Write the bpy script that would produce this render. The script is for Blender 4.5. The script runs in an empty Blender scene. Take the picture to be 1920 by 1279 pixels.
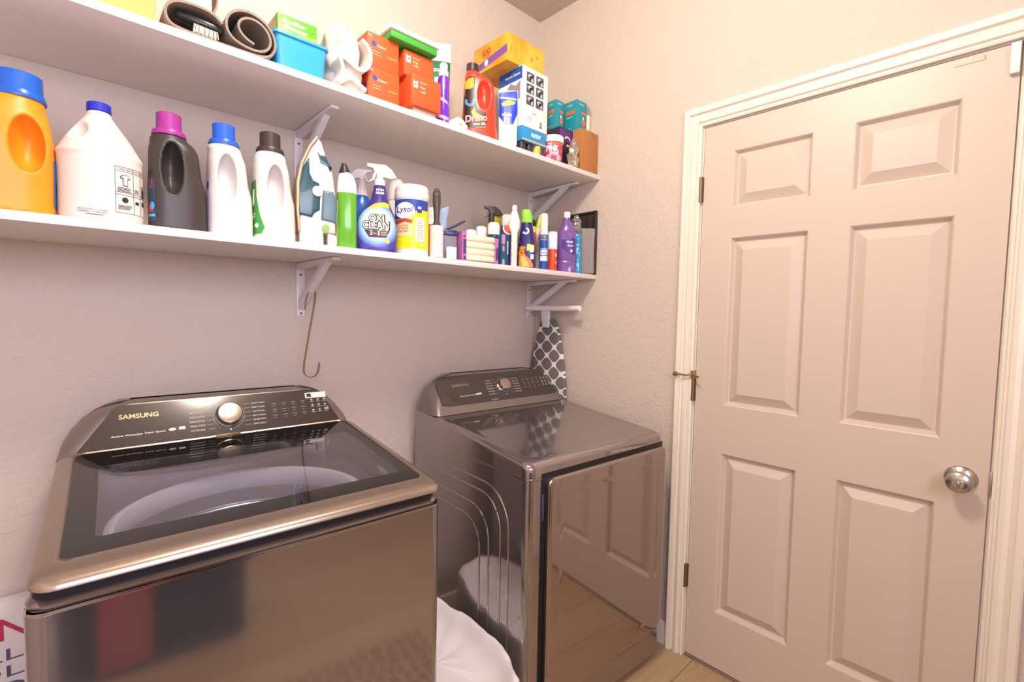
import bpy, bmesh, math, random
from mathutils import Vector, Matrix
from mathutils.bvhtree import BVHTree
R = random.Random(7)
PI = math.pi
C = bpy.context.scene.collection
scene = bpy.context.scene

# ---------------------------------------------------------------- camera
cam_d = bpy.data.cameras.new('camera'); cam = bpy.data.objects.new('camera', cam_d); C.objects.link(cam)
cam_d.sensor_fit = 'HORIZONTAL'; cam_d.sensor_width = 36; cam_d.lens = 894.8 * 36 / 1920; cam_d.clip_start = .02
def cam_matrix(loc, yaw, pitch, roll):
    cy, sy, cp, sp = math.cos(yaw), math.sin(yaw), math.cos(pitch), math.sin(pitch)
    f = Vector((sy*cp, cy*cp, -sp)); r = Vector((cy, -sy, 0)); u = r.cross(f)
    c, s = math.cos(roll), math.sin(roll)
    r2 = c*r + s*u; u2 = -s*r + c*u
    m = Matrix((r2, u2, -f)).transposed().to_4x4(); m.translation = Vector(loc); return m
cam.matrix_world = cam_matrix((-1.7546, -1.7026, 1.3354), .7550, .0580, .0177)
scene.camera = cam
# ---------------------------------------------------------------- world, lights, exposure
w = bpy.data.worlds.new('world'); scene.world = w; w.use_nodes = True
w.node_tree.nodes['Background'].inputs[0].default_value = (.74, .72, .98, 1)
w.node_tree.nodes['Background'].inputs[1].default_value = 1.0
def area(name, loc, rot, size, power, col, sy=None):
    l = bpy.data.lights.new(name, 'AREA'); l.energy = power; l.color = col; l.size = size
    if sy: l.shape = 'RECTANGLE'; l.size_y = sy
    else: l.shape = 'DISK'
    o = bpy.data.objects.new(name, l); C.objects.link(o); o.location = loc; o.rotation_euler = rot; return o
pl = bpy.data.lights.new('ceiling_lamp_light', 'POINT'); pl.energy = 46; pl.color = (1, .89, .77); pl.shadow_soft_size = .12
po_ = bpy.data.objects.new('ceiling_lamp_light', pl); C.objects.link(po_); po_.location = (-1.32, -1.15, 2.60)
area('fill_light', (-1.75, -2.62, 1.85), (math.radians(76), 0, math.radians(14)), 1.3, 26, (.82, .81, 1.0), .8)  # soft cool fill added behind the camera to lift the shelf fronts
vs = scene.view_settings
vs.view_transform = 'Standard'; vs.look = 'None'; vs.exposure = .46; vs.gamma = 1; vs.use_curve_mapping = False

# ---------------------------------------------------------------- materials
def lin(c):
    if isinstance(c, str):
        c = [int(c[i:i+2], 16)/255 for i in (0, 2, 4)]
    return tuple(x/12.92 if x <= .04045 else ((x+.055)/1.055)**2.4 for x in c)
def mat(name, col, rough=.5, metal=0., bump=0., bscale=200., var=0., vscale=5., spec=.5, alpha=1., trans=0., ior=1.45, coat=0., aniso=0.):
    m = bpy.data.materials.new(name); m.use_nodes = True; nt = m.node_tree; b = nt.nodes['Principled BSDF']
    c = lin(col)
    b.inputs['Base Color'].default_value = (*c, 1); b.inputs['Roughness'].default_value = rough
    b.inputs['Metallic'].default_value = metal; b.inputs['Specular IOR Level'].default_value = spec
    b.inputs['IOR'].default_value = ior; b.inputs['Transmission Weight'].default_value = trans
    b.inputs['Coat Weight'].default_value = coat; b.inputs['Alpha'].default_value = alpha
    tc = nt.nodes.new('ShaderNodeTexCoord')
    if var >= 0:
        n = nt.nodes.new('ShaderNodeTexNoise'); n.inputs['Scale'].default_value = vscale; n.inputs['Detail'].default_value = 4
        mx = nt.nodes.new('ShaderNodeMix'); mx.data_type = 'RGBA'; v = max(var, .02)
        mx.inputs[6].default_value = (*[max(x*(1-v), 0) for x in c], 1); mx.inputs[7].default_value = (*[min(x*(1+v), 1) for x in c], 1)
        nt.links.new(tc.outputs['Object'], n.inputs['Vector']); nt.links.new(n.outputs['Fac'], mx.inputs[0]); nt.links.new(mx.outputs[2], b.inputs['Base Color'])
    if bump:
        n2 = nt.nodes.new('ShaderNodeTexNoise'); n2.inputs['Scale'].default_value = bscale; n2.inputs['Detail'].default_value = 5
        bp = nt.nodes.new('ShaderNodeBump'); bp.inputs['Strength'].default_value = bump; bp.inputs['Distance'].default_value = .004
        nt.links.new(tc.outputs['Object'], n2.inputs['Vector']); nt.links.new(n2.outputs['Fac'], bp.inputs['Height']); nt.links.new(bp.outputs['Normal'], b.inputs['Normal'])
    return m
_mc = {}
def K(col, rough=.4, **k):                       # plain plastic / ink / paper by colour
    key = (col, rough, tuple(sorted(k.items())))
    if key not in _mc: _mc[key] = mat('plastic_' + str(len(_mc)), col, rough, **k)
    return _mc[key]
def wall_mat(name, col):                         # orange-peel / knock-down plaster
    m = mat(name, col, .75, var=.03, vscale=2.5); nt = m.node_tree; b = nt.nodes['Principled BSDF']
    tc = nt.nodes.new('ShaderNodeTexCoord')
    n = nt.nodes.new('ShaderNodeTexNoise'); n.inputs['Scale'].default_value = 32; n.inputs['Detail'].default_value = 4; n.inputs['Distortion'].default_value = 1.2
    r = nt.nodes.new('ShaderNodeValToRGB'); r.color_ramp.elements[0].position = .44; r.color_ramp.elements[1].position = .60
    n3 = nt.nodes.new('ShaderNodeTexNoise'); n3.inputs['Scale'].default_value = 160
    ad = nt.nodes.new('ShaderNodeMath'); ad.operation = 'MULTIPLY_ADD'; ad.inputs[1].default_value = .25
    bp = nt.nodes.new('ShaderNodeBump'); bp.inputs['Strength'].default_value = .30; bp.inputs['Distance'].default_value = .003
    nt.links.new(tc.outputs['Object'], n.inputs['Vector']); nt.links.new(tc.outputs['Object'], n3.inputs['Vector'])
    nt.links.new(n.outputs['Fac'], r.inputs[0]); nt.links.new(n3.outputs['Fac'], ad.inputs[0]); nt.links.new(r.outputs[0], ad.inputs[2])
    nt.links.new(ad.outputs[0], bp.inputs['Height']); nt.links.new(bp.outputs['Normal'], b.inputs['Normal']); return m
def grain_mat(name, col, axis_scale, strength, rough=.45):
    m = mat(name, col, rough, var=.02); nt = m.node_tree; b = nt.nodes['Principled BSDF']
    tc = nt.nodes.new('ShaderNodeTexCoord'); mp = nt.nodes.new('ShaderNodeMapping'); mp.inputs['Scale'].default_value = axis_scale
    n = nt.nodes.new('ShaderNodeTexNoise'); n.inputs['Scale'].default_value = 4; n.inputs['Detail'].default_value = 6; n.inputs['Distortion'].default_value = 1.5
    bp = nt.nodes.new('ShaderNodeBump'); bp.inputs['Strength'].default_value = strength; bp.inputs['Distance'].default_value = .002
    nt.links.new(tc.outputs['Object'], mp.inputs[0]); nt.links.new(mp.outputs[0], n.inputs['Vector']); nt.links.new(n.outputs['Fac'], bp.inputs['Height']); nt.links.new(bp.outputs['Normal'], b.inputs['Normal'])
    return m
def glassy(name, tint, rough=.03, k=(.05, .55)): # thin tinted glass: see-through mixed with a reflection that grows at grazing angles
    m = bpy.data.materials.new(name); m.use_nodes = True; nt = m.node_tree; nt.nodes.remove(nt.nodes['Principled BSDF'])
    o = nt.nodes['Material Output']; t = nt.nodes.new('ShaderNodeBsdfTransparent'); t.inputs[0].default_value = (*tint, 1)
    g = nt.nodes.new('ShaderNodeBsdfGlossy'); g.inputs['Roughness'].default_value = rough
    lw = nt.nodes.new('ShaderNodeLayerWeight'); p = nt.nodes.new('ShaderNodeMath'); p.operation = 'POWER'; p.inputs[1].default_value = 2
    ma = nt.nodes.new('ShaderNodeMath'); ma.operation = 'MULTIPLY_ADD'; ma.inputs[1].default_value = k[1]; ma.inputs[2].default_value = k[0]; mx = nt.nodes.new('ShaderNodeMixShader')
    nt.links.new(lw.outputs['Facing'], p.inputs[0]); nt.links.new(p.outputs[0], ma.inputs[0]); nt.links.new(ma.outputs[0], mx.inputs[0])
    nt.links.new(t.outputs[0], mx.inputs[1]); nt.links.new(g.outputs[0], mx.inputs[2]); nt.links.new(mx.outputs[0], o.inputs[0]); return m
def plank_mat():
    m = mat('floor_planks', 'c9ab82', .38); nt = m.node_tree; b = nt.nodes['Principled BSDF']
    tc = nt.nodes.new('ShaderNodeTexCoord'); mp = nt.nodes.new('ShaderNodeMapping'); mp.inputs['Rotation'].default_value = (0, 0, 0)
    br = nt.nodes.new('ShaderNodeTexBrick'); br.inputs['Scale'].default_value = 1; br.inputs['Brick Width'].default_value = 1.2; br.inputs['Row Height'].default_value = .18
    br.inputs['Mortar Size'].default_value = .0025; br.inputs['Color1'].default_value = (*lin('ccb08a'), 1); br.inputs['Color2'].default_value = (*lin('bd9f78'), 1); br.inputs['Mortar'].default_value = (*lin('9a7a55'), 1)
    mp2 = nt.nodes.new('ShaderNodeMapping'); mp2.inputs['Scale'].default_value = (2, 22, 1); n = nt.nodes.new('ShaderNodeTexNoise'); n.inputs['Scale'].default_value = 2.2; n.inputs['Detail'].default_value = 6
    mx = nt.nodes.new('ShaderNodeMix'); mx.data_type = 'RGBA'; mx.blend_type = 'MULTIPLY'; mx.inputs[0].default_value = .35
    nt.links.new(tc.outputs['Object'], mp.inputs[0]); nt.links.new(mp.outputs[0], br.inputs['Vector']); nt.links.new(tc.outputs['Object'], mp2.inputs[0]); nt.links.new(mp2.outputs[0], n.inputs['Vector'])
    nt.links.new(br.outputs['Color'], mx.inputs[6]); nt.links.new(n.outputs['Fac'], mx.inputs[7]); nt.links.new(mx.outputs[2], b.inputs['Base Color']); return m
M_wall = wall_mat('wall_paint', 'd2c4b8'); M_ceil = wall_mat('ceiling_paint', 'c2b4a6'); M_door = grain_mat('door_paint', 'd2c2b4', (1, 3, 40), .16, .4)
M_trim = mat('trim_paint', 'f0e8da', .35); M_shelf = mat('shelf_melamine', 'ece7e3', .4)
M_bronze = mat('bronze_enamel', 'aca5a4', .08, metal=.9, var=.03, vscale=3)
M_satin = mat('satin_bronze', 'b0a194', .27, metal=.85)
M_bronze2 = mat('bronze_plastic', '867c74', .3, metal=.5)
M_black = mat('black_gloss', '38322f', .12, coat=.5); M_dark = mat('dark_gap', '17161a', .5)
M_chrome = mat('satin_nickel', 'c9c4bd', .2, metal=1.); M_steel = mat('tub_steel', 'd4d8e0', .35, metal=.9); M_gold = mat('brass_strap', 'a58d63', .35, metal=.8)
M_white = K('f3efea', .35); M_brk = mat('bracket_enamel', 'e6e2e6', .35)

# ---------------------------------------------------------------- mesh helpers
class MB:
    def __init__(s): s.b = bmesh.new()
    def faces(s, vs_, fs):
        v = [s.b.verts.new(p) for p in vs_]
        for f in fs:
            try: s.b.faces.new([v[i] for i in f])
            except ValueError: pass
        return s
    def box(s, x0, x1, y0, y1, z0, z1, bev=0, seg=2, m=None):
        t = bmesh.new(); bmesh.ops.create_cube(t, size=1)
        for v in t.verts: v.co = Vector(((x0+x1)/2 + v.co.x*(x1-x0), (y0+y1)/2 + v.co.y*(y1-y0), (z0+z1)/2 + v.co.z*(z1-z0)))
        if bev: bmesh.ops.bevel(t, geom=t.edges[:], offset=bev, segments=seg, profile=.5, affect='EDGES')
        return s.add(t, m)
    def add(s, t, m=None):
        if m is not None: bmesh.ops.transform(t, matrix=m, verts=t.verts)
        me = bpy.data.meshes.new('tmp'); t.to_mesh(me); t.free(); s.b.from_mesh(me); bpy.data.meshes.remove(me); return s
    def rings(s, rs, cap=True, m=None):           # list of equal-length closed rings of points
        t = bmesh.new(); V = [[t.verts.new(p) for p in r] for r in rs]; n = len(V[0])
        for a, b_ in zip(V, V[1:]):
            for i in range(n): t.faces.new((a[i], a[(i+1) % n], b_[(i+1) % n], b_[i]))
        if cap: t.faces.new(V[0][::-1]); t.faces.new(V[-1])
        bmesh.ops.recalc_face_normals(t, faces=t.faces)
        return s.add(t, m)
    def loft(s, rs, n=36, m=None, cap=True):      # (z, hx, hy, exponent, cx, cy)
        out = []
        for r in rs:
            r = list(r) + [2, 0, 0][len(r)-3:] if len(r) < 6 else r
            z, hx, hy, e, cx, cy = r
            ring = []
            for i in range(n):
                a = 2*PI*i/n; c, q = math.cos(a), math.sin(a)
                ring.append((cx + hx*math.copysign(abs(c)**(2/e), c), cy + hy*math.copysign(abs(q)**(2/e), q), z))
            out.append(ring)
        return s.rings(out, cap, m)
    def lathe(s, prof, n=32, m=None): return s.loft([(z, max(r, 1e-4), max(r, 1e-4)) for r, z in prof], n, m)
    def prism(s, poly, d0, d1, m=None, bev=0, seg=2):   # polygon in xz extruded along y
        t = bmesh.new(); n = len(poly)
        a = [t.verts.new((x, d0, z)) for x, z in poly]; b_ = [t.verts.new((x, d1, z)) for x, z in poly]
        t.faces.new(a); t.faces.new(b_[::-1])
        for i in range(n): t.faces.new((a[i], b_[i], b_[(i+1) % n], a[(i+1) % n]))
        bmesh.ops.recalc_face_normals(t, faces=t.faces)
        if bev: bmesh.ops.bevel(t, geom=[e for e in t.edges if abs(e.verts[0].co.y-e.verts[1].co.y) < 1e-6], offset=bev, segments=seg, profile=.5, affect='EDGES', clamp_overlap=True)
        return s.add(t, m)
    def tube(s, pts, r, n=8, closed=False, m=None):
        pts = [Vector(p) for p in pts]; N = len(pts); rs = []; prev = None
        for i, p in enumerate(pts):
            if closed: d = pts[(i+1) % N] - pts[i-1]
            else: d = pts[min(i+1, N-1)] - pts[max(i-1, 0)]
            d.normalize()
            if prev is None: u = d.orthogonal().normalized()
            else: u = (prev - d*prev.dot(d)).normalized()
            prev = u; v = d.cross(u); rr = r[i] if isinstance(r, (list, tuple)) else r
            rs.append([p + rr*(math.cos(2*PI*k/n)*u + math.sin(2*PI*k/n)*v) for k in range(n)])
        if closed: rs.append(rs[0])
        return s.rings(rs, not closed, m)
    def ribbon(s, pts, w, th, axis='y', m=None):     # bent flat bar: pts in xz, width along y
        rs = []; N = len(pts)
        for i, (x, z) in enumerate(pts):
            a = pts[max(i-1, 0)]; b_ = pts[min(i+1, N-1)]; dx, dz = b_[0]-a[0], b_[1]-a[1]; L = math.hypot(dx, dz) or 1
            nx, nz = -dz/L*th/2, dx/L*th/2
            rs.append([(x+nx, -w/2, z+nz), (x+nx, w/2, z+nz), (x-nx, w/2, z-nz), (x-nx, -w/2, z-nz)])
        return s.rings(rs, True, m)
def arc(cx, cz, r, a0, a1, n=8, rz=None): return [(cx + r*math.cos(math.radians(a0+(a1-a0)*i/n)), cz + (rz or r)*math.sin(math.radians(a0+(a1-a0)*i/n))) for i in range(n+1)]
def rrect(x0, x1, z0, z1, r, n=5): return arc(x1-r, z1-r, r, 0, 90, n) + arc(x0+r, z1-r, r, 90, 180, n) + arc(x0+r, z0+r, r, 180, 270, n) + arc(x1-r, z0+r, r, 270, 360, n)
def obj(name, mb, m, parent=None, loc=(0, 0, 0), rz=0, smooth=38, rot=None):
    me = bpy.data.meshes.new(name)
    if isinstance(mb, MB): mb.b.to_mesh(me); mb.b.free()
    else: me = mb
    o = bpy.data.objects.new(name, me); C.objects.link(o)
    me.materials.clear(); me.materials.append(m)
    if smooth:
        me.shade_smooth(); me.set_sharp_from_angle(angle=math.radians(smooth))
        if m.name.startswith('bronze'): md = o.modifiers.new('normals', 'WEIGHTED_NORMAL'); md.keep_sharp = True; md.weight = 100
    o.location = loc; o.rotation_euler = rot or (0, 0, rz)
    if parent: o.parent = parent
    return o
def tag(o, label, cat, group=None):
    o['label'] = label; o['category'] = cat
    if group: o['group'] = group
    return o
def thing(name, label, cat, loc=(0, 0, 0), rz=0, group=None, rot=None):
    o = bpy.data.objects.new(name, None); C.objects.link(o); o.location = loc; o.rotation_euler = rot or (0, 0, rz); o.empty_display_size = .05
    return tag(o, label, cat, group)
def struct(name, mb, m, **k):
    o = obj(name, mb, m, **k); o['kind'] = 'structure'; return o
def modded(mb, cutters=(), voxel=.003, smooth=4, dec=None):   # cut, re-mesh and relax: moulded plastic
    me = bpy.data.meshes.new('t'); mb.b.to_mesh(me); mb.b.free(); o = bpy.data.objects.new('t', me); C.objects.link(o); tmp = [o]
    for c in cutters:
        mc = bpy.data.meshes.new('c'); c.b.to_mesh(mc); c.b.free(); oc = bpy.data.objects.new('c', mc); C.objects.link(oc); tmp.append(oc)
        md = o.modifiers.new('b', 'BOOLEAN'); md.object = oc; md.operation = 'DIFFERENCE'; md.solver = 'EXACT'
    if voxel: md = o.modifiers.new('r', 'REMESH'); md.mode = 'VOXEL'; md.voxel_size = voxel
    if smooth: md = o.modifiers.new('s', 'SMOOTH'); md.iterations = smooth; md.factor = .6
    dg = bpy.context.evaluated_depsgraph_get(); dg.update(); ev = o.evaluated_get(dg); out = bpy.data.meshes.new_from_object(ev)
    for q in tmp: bpy.data.objects.remove(q)
    return out
# ---- printed marks: flat 2D shapes laid on a host mesh
_bvh = {}
def bvh(host):
    if host.name not in _bvh:
        b = bmesh.new(); b.from_mesh(host.data); _bvh[host.name] = BVHTree.FromBMesh(b); b.free()
    return _bvh[host.name]
_tc = {}
def text2d(s_, bold=0., shear=0.):
    key = (s_, bold, shear)
    if key not in _tc:
        c = bpy.data.curves.new('t', 'FONT'); c.body = s_; c.offset = bold; c.shear = shear; c.resolution_u = 3; c.align_x = 'CENTER'
        o = bpy.data.objects.new('t', c); C.objects.link(o); dg = bpy.context.evaluated_depsgraph_get(); dg.update()
        me = bpy.data.meshes.new_from_object(o.evaluated_get(dg)); bpy.data.objects.remove(o)
        vs_ = [(v.co.x, v.co.y) for v in me.vertices]; fs = [tuple(p.vertices) for p in me.polygons]; bpy.data.meshes.remove(me)
        xs = [v[0] for v in vs_]; ys = [v[1] for v in vs_]
        x0, x1, y0, y1 = min(xs), max(xs), min(ys), max(ys)
        _tc[key] = ([((x-(x0+x1)/2)/(x1-x0), (y-(y0+y1)/2)/(y1-y0)) for x, y in vs_], fs)
    return _tc[key]
def T(s_, w_, h_, cx=0, cy=0, bold=.0, shear=0, rot=0):      # text shape fitted in a w x h box
    v, f = text2d(s_, bold, shear); c, q = math.cos(rot), math.sin(rot)
    return ([(cx + c*x*w_ - q*y*h_, cy + q*x*w_ + c*y*h_) for x, y in v], f)
def PG(pts, cx=0, cy=0): return ([(x+cx, y+cy) for x, y in pts], [tuple(range(len(pts)))])
def RC(w_, h_, cx=0, cy=0, r=None):
    if r: return PG(rrect(cx-w_/2, cx+w_/2, cy-h_/2, cy+h_/2, r))
    return PG([(cx-w_/2, cy-h_/2), (cx+w_/2, cy-h_/2), (cx+w_/2, cy+h_/2), (cx-w_/2, cy+h_/2)])
def EL(rx, ry, cx=0, cy=0): return PG(arc(cx, cy, rx, 0, 345, 23, ry))
def lines(n, w_, cx, cy, dy, h=.0012, jit=.25):               # rows of small print
    v, f = [], []
    for i in range(n):
        ww = w_*(1-jit*R.random()); x = cx - w_/2 + ww/2; a, b_ = RC(ww, h, x, cy - i*dy); f += [tuple(k+len(v) for k in q) for q in b_]; v += a
    return (v, f)
def decal(name, shapes, m, host, phi=0., c=(0, 0, 0), off=.0006, parent=None, step=.006, tilt=0, rot=None):
    if 1 < len(shapes) <= 4 and name in ('lettering', 'printed_panel', 'label_flame', 'printed_text', 'label_splash', 'label_mark', 'orange_stripe', 'printed_arc', 'fold_line', 'white_band'):
        for s_ in shapes: o_ = decal(name, [s_], m, host, phi, c, off, parent, step)
        return o_
    """shapes: 2D shapes around c, on host's surface looking along -d (phi 0 faces -Y, negative turns to -X)"""
    t = bmesh.new()
    for vs_, fs in shapes:
        V = [t.verts.new((x, y, 0)) for x, y in vs_]
        for f in fs:
            try: t.faces.new([V[i] for i in f])
            except ValueError: pass
    xs = [v.co.x for v in t.verts]; ys = [v.co.y for v in t.verts]
    if step:
        for ax, lo, hi in ((0, min(xs), max(xs)), (1, min(ys), max(ys))):
            k = lo + step
            while k < hi:
                co = (k, 0, 0) if ax == 0 else (0, k, 0); no = (1, 0, 0) if ax == 0 else (0, 1, 0)
                bmesh.ops.bisect_plane(t, geom=t.verts[:]+t.edges[:]+t.faces[:], plane_co=co, plane_no=no); k += step
    d = Vector((math.sin(phi), -math.cos(phi), 0)); r = Vector((math.cos(phi), math.sin(phi), 0)); u = Vector((0, 0, 1))
    if tilt == 'up': d, u = Vector((0, 0, 1)), Vector((-math.sin(phi), math.cos(phi), 0))
    bv = bvh(host); c = Vector(c)
    bad = []
    for v in t.verts:
        p = c + r*v.co.x + u*v.co.y; hit = bv.ray_cast(p + d*.5, -d)
        if hit[0] is None: bad.append(v); v.co = p; continue
        v.co = hit[0] + (hit[1]*off if hit[1].dot(d) > 0 else d*off)
    if bad: bmesh.ops.delete(t, geom=bad, context='VERTS')
    mb = MB(); mb.add(t)
    return obj(name, mb, m, parent or host, smooth=0)
def flat(name, shapes, m, parent, mx, th=0):                   # shapes lying in the xy plane of matrix mx
    t = bmesh.new()
    for vs_, fs in shapes:
        V = [t.verts.new((x, y, 0)) for x, y in vs_]
        for f in fs:
            try: t.faces.new([V[i] for i in f])
            except ValueError: pass
    if th:
        g = bmesh.ops.extrude_face_region(t, geom=t.faces[:]); bmesh.ops.translate(t, verts=[q for q in g['geom'] if isinstance(q, bmesh.types.BMVert)], vec=(0, 0, th)); bmesh.ops.recalc_face_normals(t, faces=t.faces)
    mb = MB(); mb.add(t, mx); return obj(name, mb, m, parent, smooth=0)
def plane_mx(o, ex, ey):
    ex = Vector(ex).normalized(); ey = Vector(ey).normalized(); n = ex.cross(ey); m = Matrix((ex, ey, n)).transposed().to_4x4(); m.translation = Vector(o); return m

# ================================================================ THE ROOM
H = 2.77
DY0, DY1, DT = -.8614, -1.6717, 2.035             # door: hinge side, latch side, top
struct('wall_back', MB().box(-2.85, .12, 0, .12, 0, H), M_wall)
b = MB(); b.box(0, .12, DY0+.006, 0, 0, H); b.box(0, .12, DY1-.006, DY0+.006, DT+.005, H); b.box(0, .12, -3.6, DY1-.006, 0, H); struct('wall_right', b, M_wall)
struct('wall_left', MB().box(-2.85, -2.73, -3.6, 0, 0, H), M_wall)
b = MB(); b.box(-1.7, .0, -2.87, -2.75, 0, H); b.box(-2.73, -2.55, -2.87, -2.75, 0, H); b.box(-2.55, -1.7, -2.87, -2.75, 2.06, H); struct('wall_front', b, M_wall)
struct('floor', MB().box(-3.2, .4, -4.2, .12, -.05, 0), plank_mat())
struct('ceiling', MB().box(-2.85, .12, -3.6, .12, H, H+.08), M_ceil)
# casing swept round the door
prof = [(.004, 0), (.004, -.010), (.010, -.013), (.012, -.006), (.017, -.006), (.020, -.015), (.030, -.018), (.040, -.015), (.047, -.008), (.052, -.008), (.053, -.019), (.068, -.022), (.073, -.017), (.073, 0)]
b = MB()
L = [[(t, DY0+o, 0), (t, DY0+o, DT+o), (t, DY1-o, DT+o), (t, DY1-o, 0)] for o, t in prof]
for p, q in zip(L, L[1:]):
    for i in range(3): b.faces([p[i], p[i+1], q[i+1], q[i]], [(0, 1, 2, 3)])
bmesh.ops.remove_doubles(b.b, verts=b.b.verts, dist=1e-5); bmesh.ops.recalc_face_normals(b.b, faces=b.b.faces)
struct('trim_1', b, M_trim, smooth=25)
b = MB(); b.box(.004, .12, DY0, DY0+.006, 0, DT+.005); b.box(.004, .12, DY1-.006, DY1, 0, DT+.005); b.box(.004, .12, DY1, DY0, DT, DT+.005); b.box(.045, .058, DY1, DY1+.012, 0, DT); b.box(.06, .12, DY1, DY0, 0, .012); struct('trim_2', b, M_trim)
b = MB()
for y0, y1 in ((DY0+.073, 0), (-3.5, DY1-.073)):
    b.prism([(0, 0), (-.012, 0), (-.013, .07), (-.009, .078), (-.009, .083), (-.004, .09), (0, .092)], y0, y1)
struct('baseboard_right', b, M_trim)
b = MB(); b.box(-2.73, 0, -.012, 0, 0, .088, .003); struct('baseboard_back', b, M_trim)
b = MB(); b.box(.0, .06, DY1, DY0, 0, .010, .003); struct('trim_3', b, mat('threshold_metal', '9a9088', .4, metal=.4))
# six-panel door
ys = [DY1+.003, -1.567, -1.330, -1.219, -.972, DY0-.003]; zs = [.014, .226, .832, 1.012, 1.620, 1.725, 1.928, DT-.003]
b = MB(); X0 = .002
for i in range(5):
    for j in range(7):
        y0, y1, z0, z1 = ys[i], ys[i+1], zs[j], zs[j+1]
        if i in (1, 3) and j in (1, 3, 5):
            rr = [(0, 0), (.003, .002), (.011, .016), (.015, .017), (.046, .0005), (.047, .0005)]
            P = [[(X0+d, y0+q, z0+q), (X0+d, y1-q, z0+q), (X0+d, y1-q, z1-q), (X0+d, y0+q, z1-q)] for q, d in rr]
            for p, q in zip(P, P[1:]):
                for k in range(4): b.faces([p[k], p[(k+1) % 4], q[(k+1) % 4], q[k]], [(0, 1, 2, 3)])
            b.faces(P[-1], [(0, 1, 2, 3)])
        else: b.faces([(X0, y0, z0), (X0, y1, z0), (X0, y1, z1), (X0, y0, z1)], [(0, 1, 2, 3)])
y0, y1, z0, z1 = ys[0], ys[-1], zs[0], zs[-1]
b.faces([(X0, y0, z0), (X0, y1, z0), (X0, y1, z1), (X0, y0, z1), (.037, y0, z0), (.037, y1, z0), (.037, y1, z1), (.037, y0, z1)], [(0, 1, 5, 4), (1, 2, 6, 5), (2, 3, 7, 6), (3, 0, 4, 7), (4, 5, 6, 7)])
bmesh.ops.remove_doubles(b.b, verts=b.b.verts, dist=1e-5); bmesh.ops.recalc_face_normals(b.b, faces=b.b.faces)
door = struct('door_1', b, M_door, smooth=20)
MY = Matrix.Rotation(-PI/2, 4, 'Y')               # lathe axis z -> -x
def onx(y, z, x=0): return Matrix.Translation((x, y, z)) @ MY
b = MB().lathe([(.001, 0), (.034, 0), (.0345, .003), (.031, .008), (.020, .012), (.013, .016), (.0125, .028), (.018, .034), (.0265, .042), (.0285, .052), (.026, .062), (.019, .067), (.010, .068), (.001, .068)], m=onx(-1.615, .912, .002))
kn = obj('door_knob', b, M_chrome, door)
b = MB().lathe([(.001, .066), (.010, .067), (.0095, .071), (.001, .071)], m=onx(-1.615, .912, .002)); b.box(-.081, -.068, -1.618, -1.612, .904, .920, .002)
obj('thumb_turn', b, M_chrome, kn)
for z in (1.808, 1.06, .325):
    b = MB().box(-.0015, .003, DY0-.006, DY0+.010, z-.045, z+.045)
    b.tube([(-.007, DY0+.003, z-.046), (-.007, DY0+.003, z+.046)], .0065, 12)
    h = obj('hinge', b, mat('hinge_brass', '8f7b62', .35, metal=.8), door)
    if z == 1.06:
        b = MB().tube([(-.012, DY0+.003, 1.118), (-.030, DY0+.02, 1.112), (-.030, DY0+.055, 1.113)], .0035, 8); b.lathe([(.001, 0), (.009, 0), (.009, .012), (.001, .012)], 16, Matrix.Translation((-.03, DY0+.058, 1.113)) @ Matrix.Rotation(-PI/2, 4, 'X'))
        b.tube([(-.008, DY0+.003, 1.10), (-.008, DY0+.003, 1.13)], .009, 12); b.tube([(-.02, DY0, 1.115), (-.035, DY0-.03, 1.11)], .004, 8)
        obj('hinge_stop', b, M_gold, h)
obj('latch_plate', MB().box(-.002, .0, DY1-.004, DY1+.003, .88, .945, .0008), M_chrome, door)
obj('alarm_sensor', MB().box(-.014, .002, DY1+.004, DY1+.022, 1.955, 2.03, .002), M_white, door)
b = MB(); b.box(.0012, .002, -1.60, -1.545, 2.012, 2.014); b.box(.0012, .002, -1.605, -1.602, 2.012, 2.024); obj('adhesive_mark', b, K('b89f7c', .8), door)

# ================================================================ SHELVES AND BRACKETS
ZU, ZL, YS = 1.953, 1.514, -.389
tag(obj('wall_shelf', MB().box(-2.72, -.001, YS, -.001, ZU-.019, ZU, .0015), M_shelf), 'long white upper shelf, its dusty top crowded with boxes', 'shelf', 'wall shelves')
tag(obj('wall_shelf', MB().box(-2.72, -.004, YS+.003, -.001, ZL-.019, ZL, .0015), M_shelf), 'long white lower shelf holding the detergent bottles', 'shelf', 'wall shelves')
def bracket(x, zt, label):
    t = thing('shelf_bracket', label, 'bracket', (x, 0, zt), 0, 'white steel shelf brackets')
    b = MB().box(-.014, .014, -.005, -.001, -.182, -.001, .001); pl = obj('wall_plate', b, M_brk, t)
    b = MB().prism([(-.30, -.001), (-.005, -.001), (-.005, -.022), (-.30, -.010)], -.012, .012, Matrix.Rotation(PI/2, 4, 'Z') @ Matrix.Identity(4), .001)
    obj('arm', b, M_brk, t)
    b = MB().prism([(-.245, -.012), (-.205, -.012), (-.005, -.125), (-.005, -.160)], -.010, .010, Matrix.Rotation(PI/2, 4, 'Z'), .001)
    obj('brace', b, M_brk, t)
    for z in (-.04, -.172):
        obj('screw', MB().lathe([(.001, 0), (.0042, 0), (.003, .0015), (.001, .002)], 12, Matrix.Translation((0, -.005, z)) @ Matrix.Rotation(PI/2, 4, 'X')), K('77716f', .4, metal=.6), pl)
bracket(-1.157, ZL-.0195, 'white steel bracket under the lower shelf with a brass strap hook on it')
bracket(-1.160, ZU-.0195, 'white steel bracket under the upper shelf, behind the standing iron')
bracket(-.045, ZL-.0195, 'white steel bracket at the corner above the ironing board, under the lower shelf')
bracket(-.045, ZU-.0195, 'white steel bracket at the corner under the upper shelf, above the purple bottle')
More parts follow.
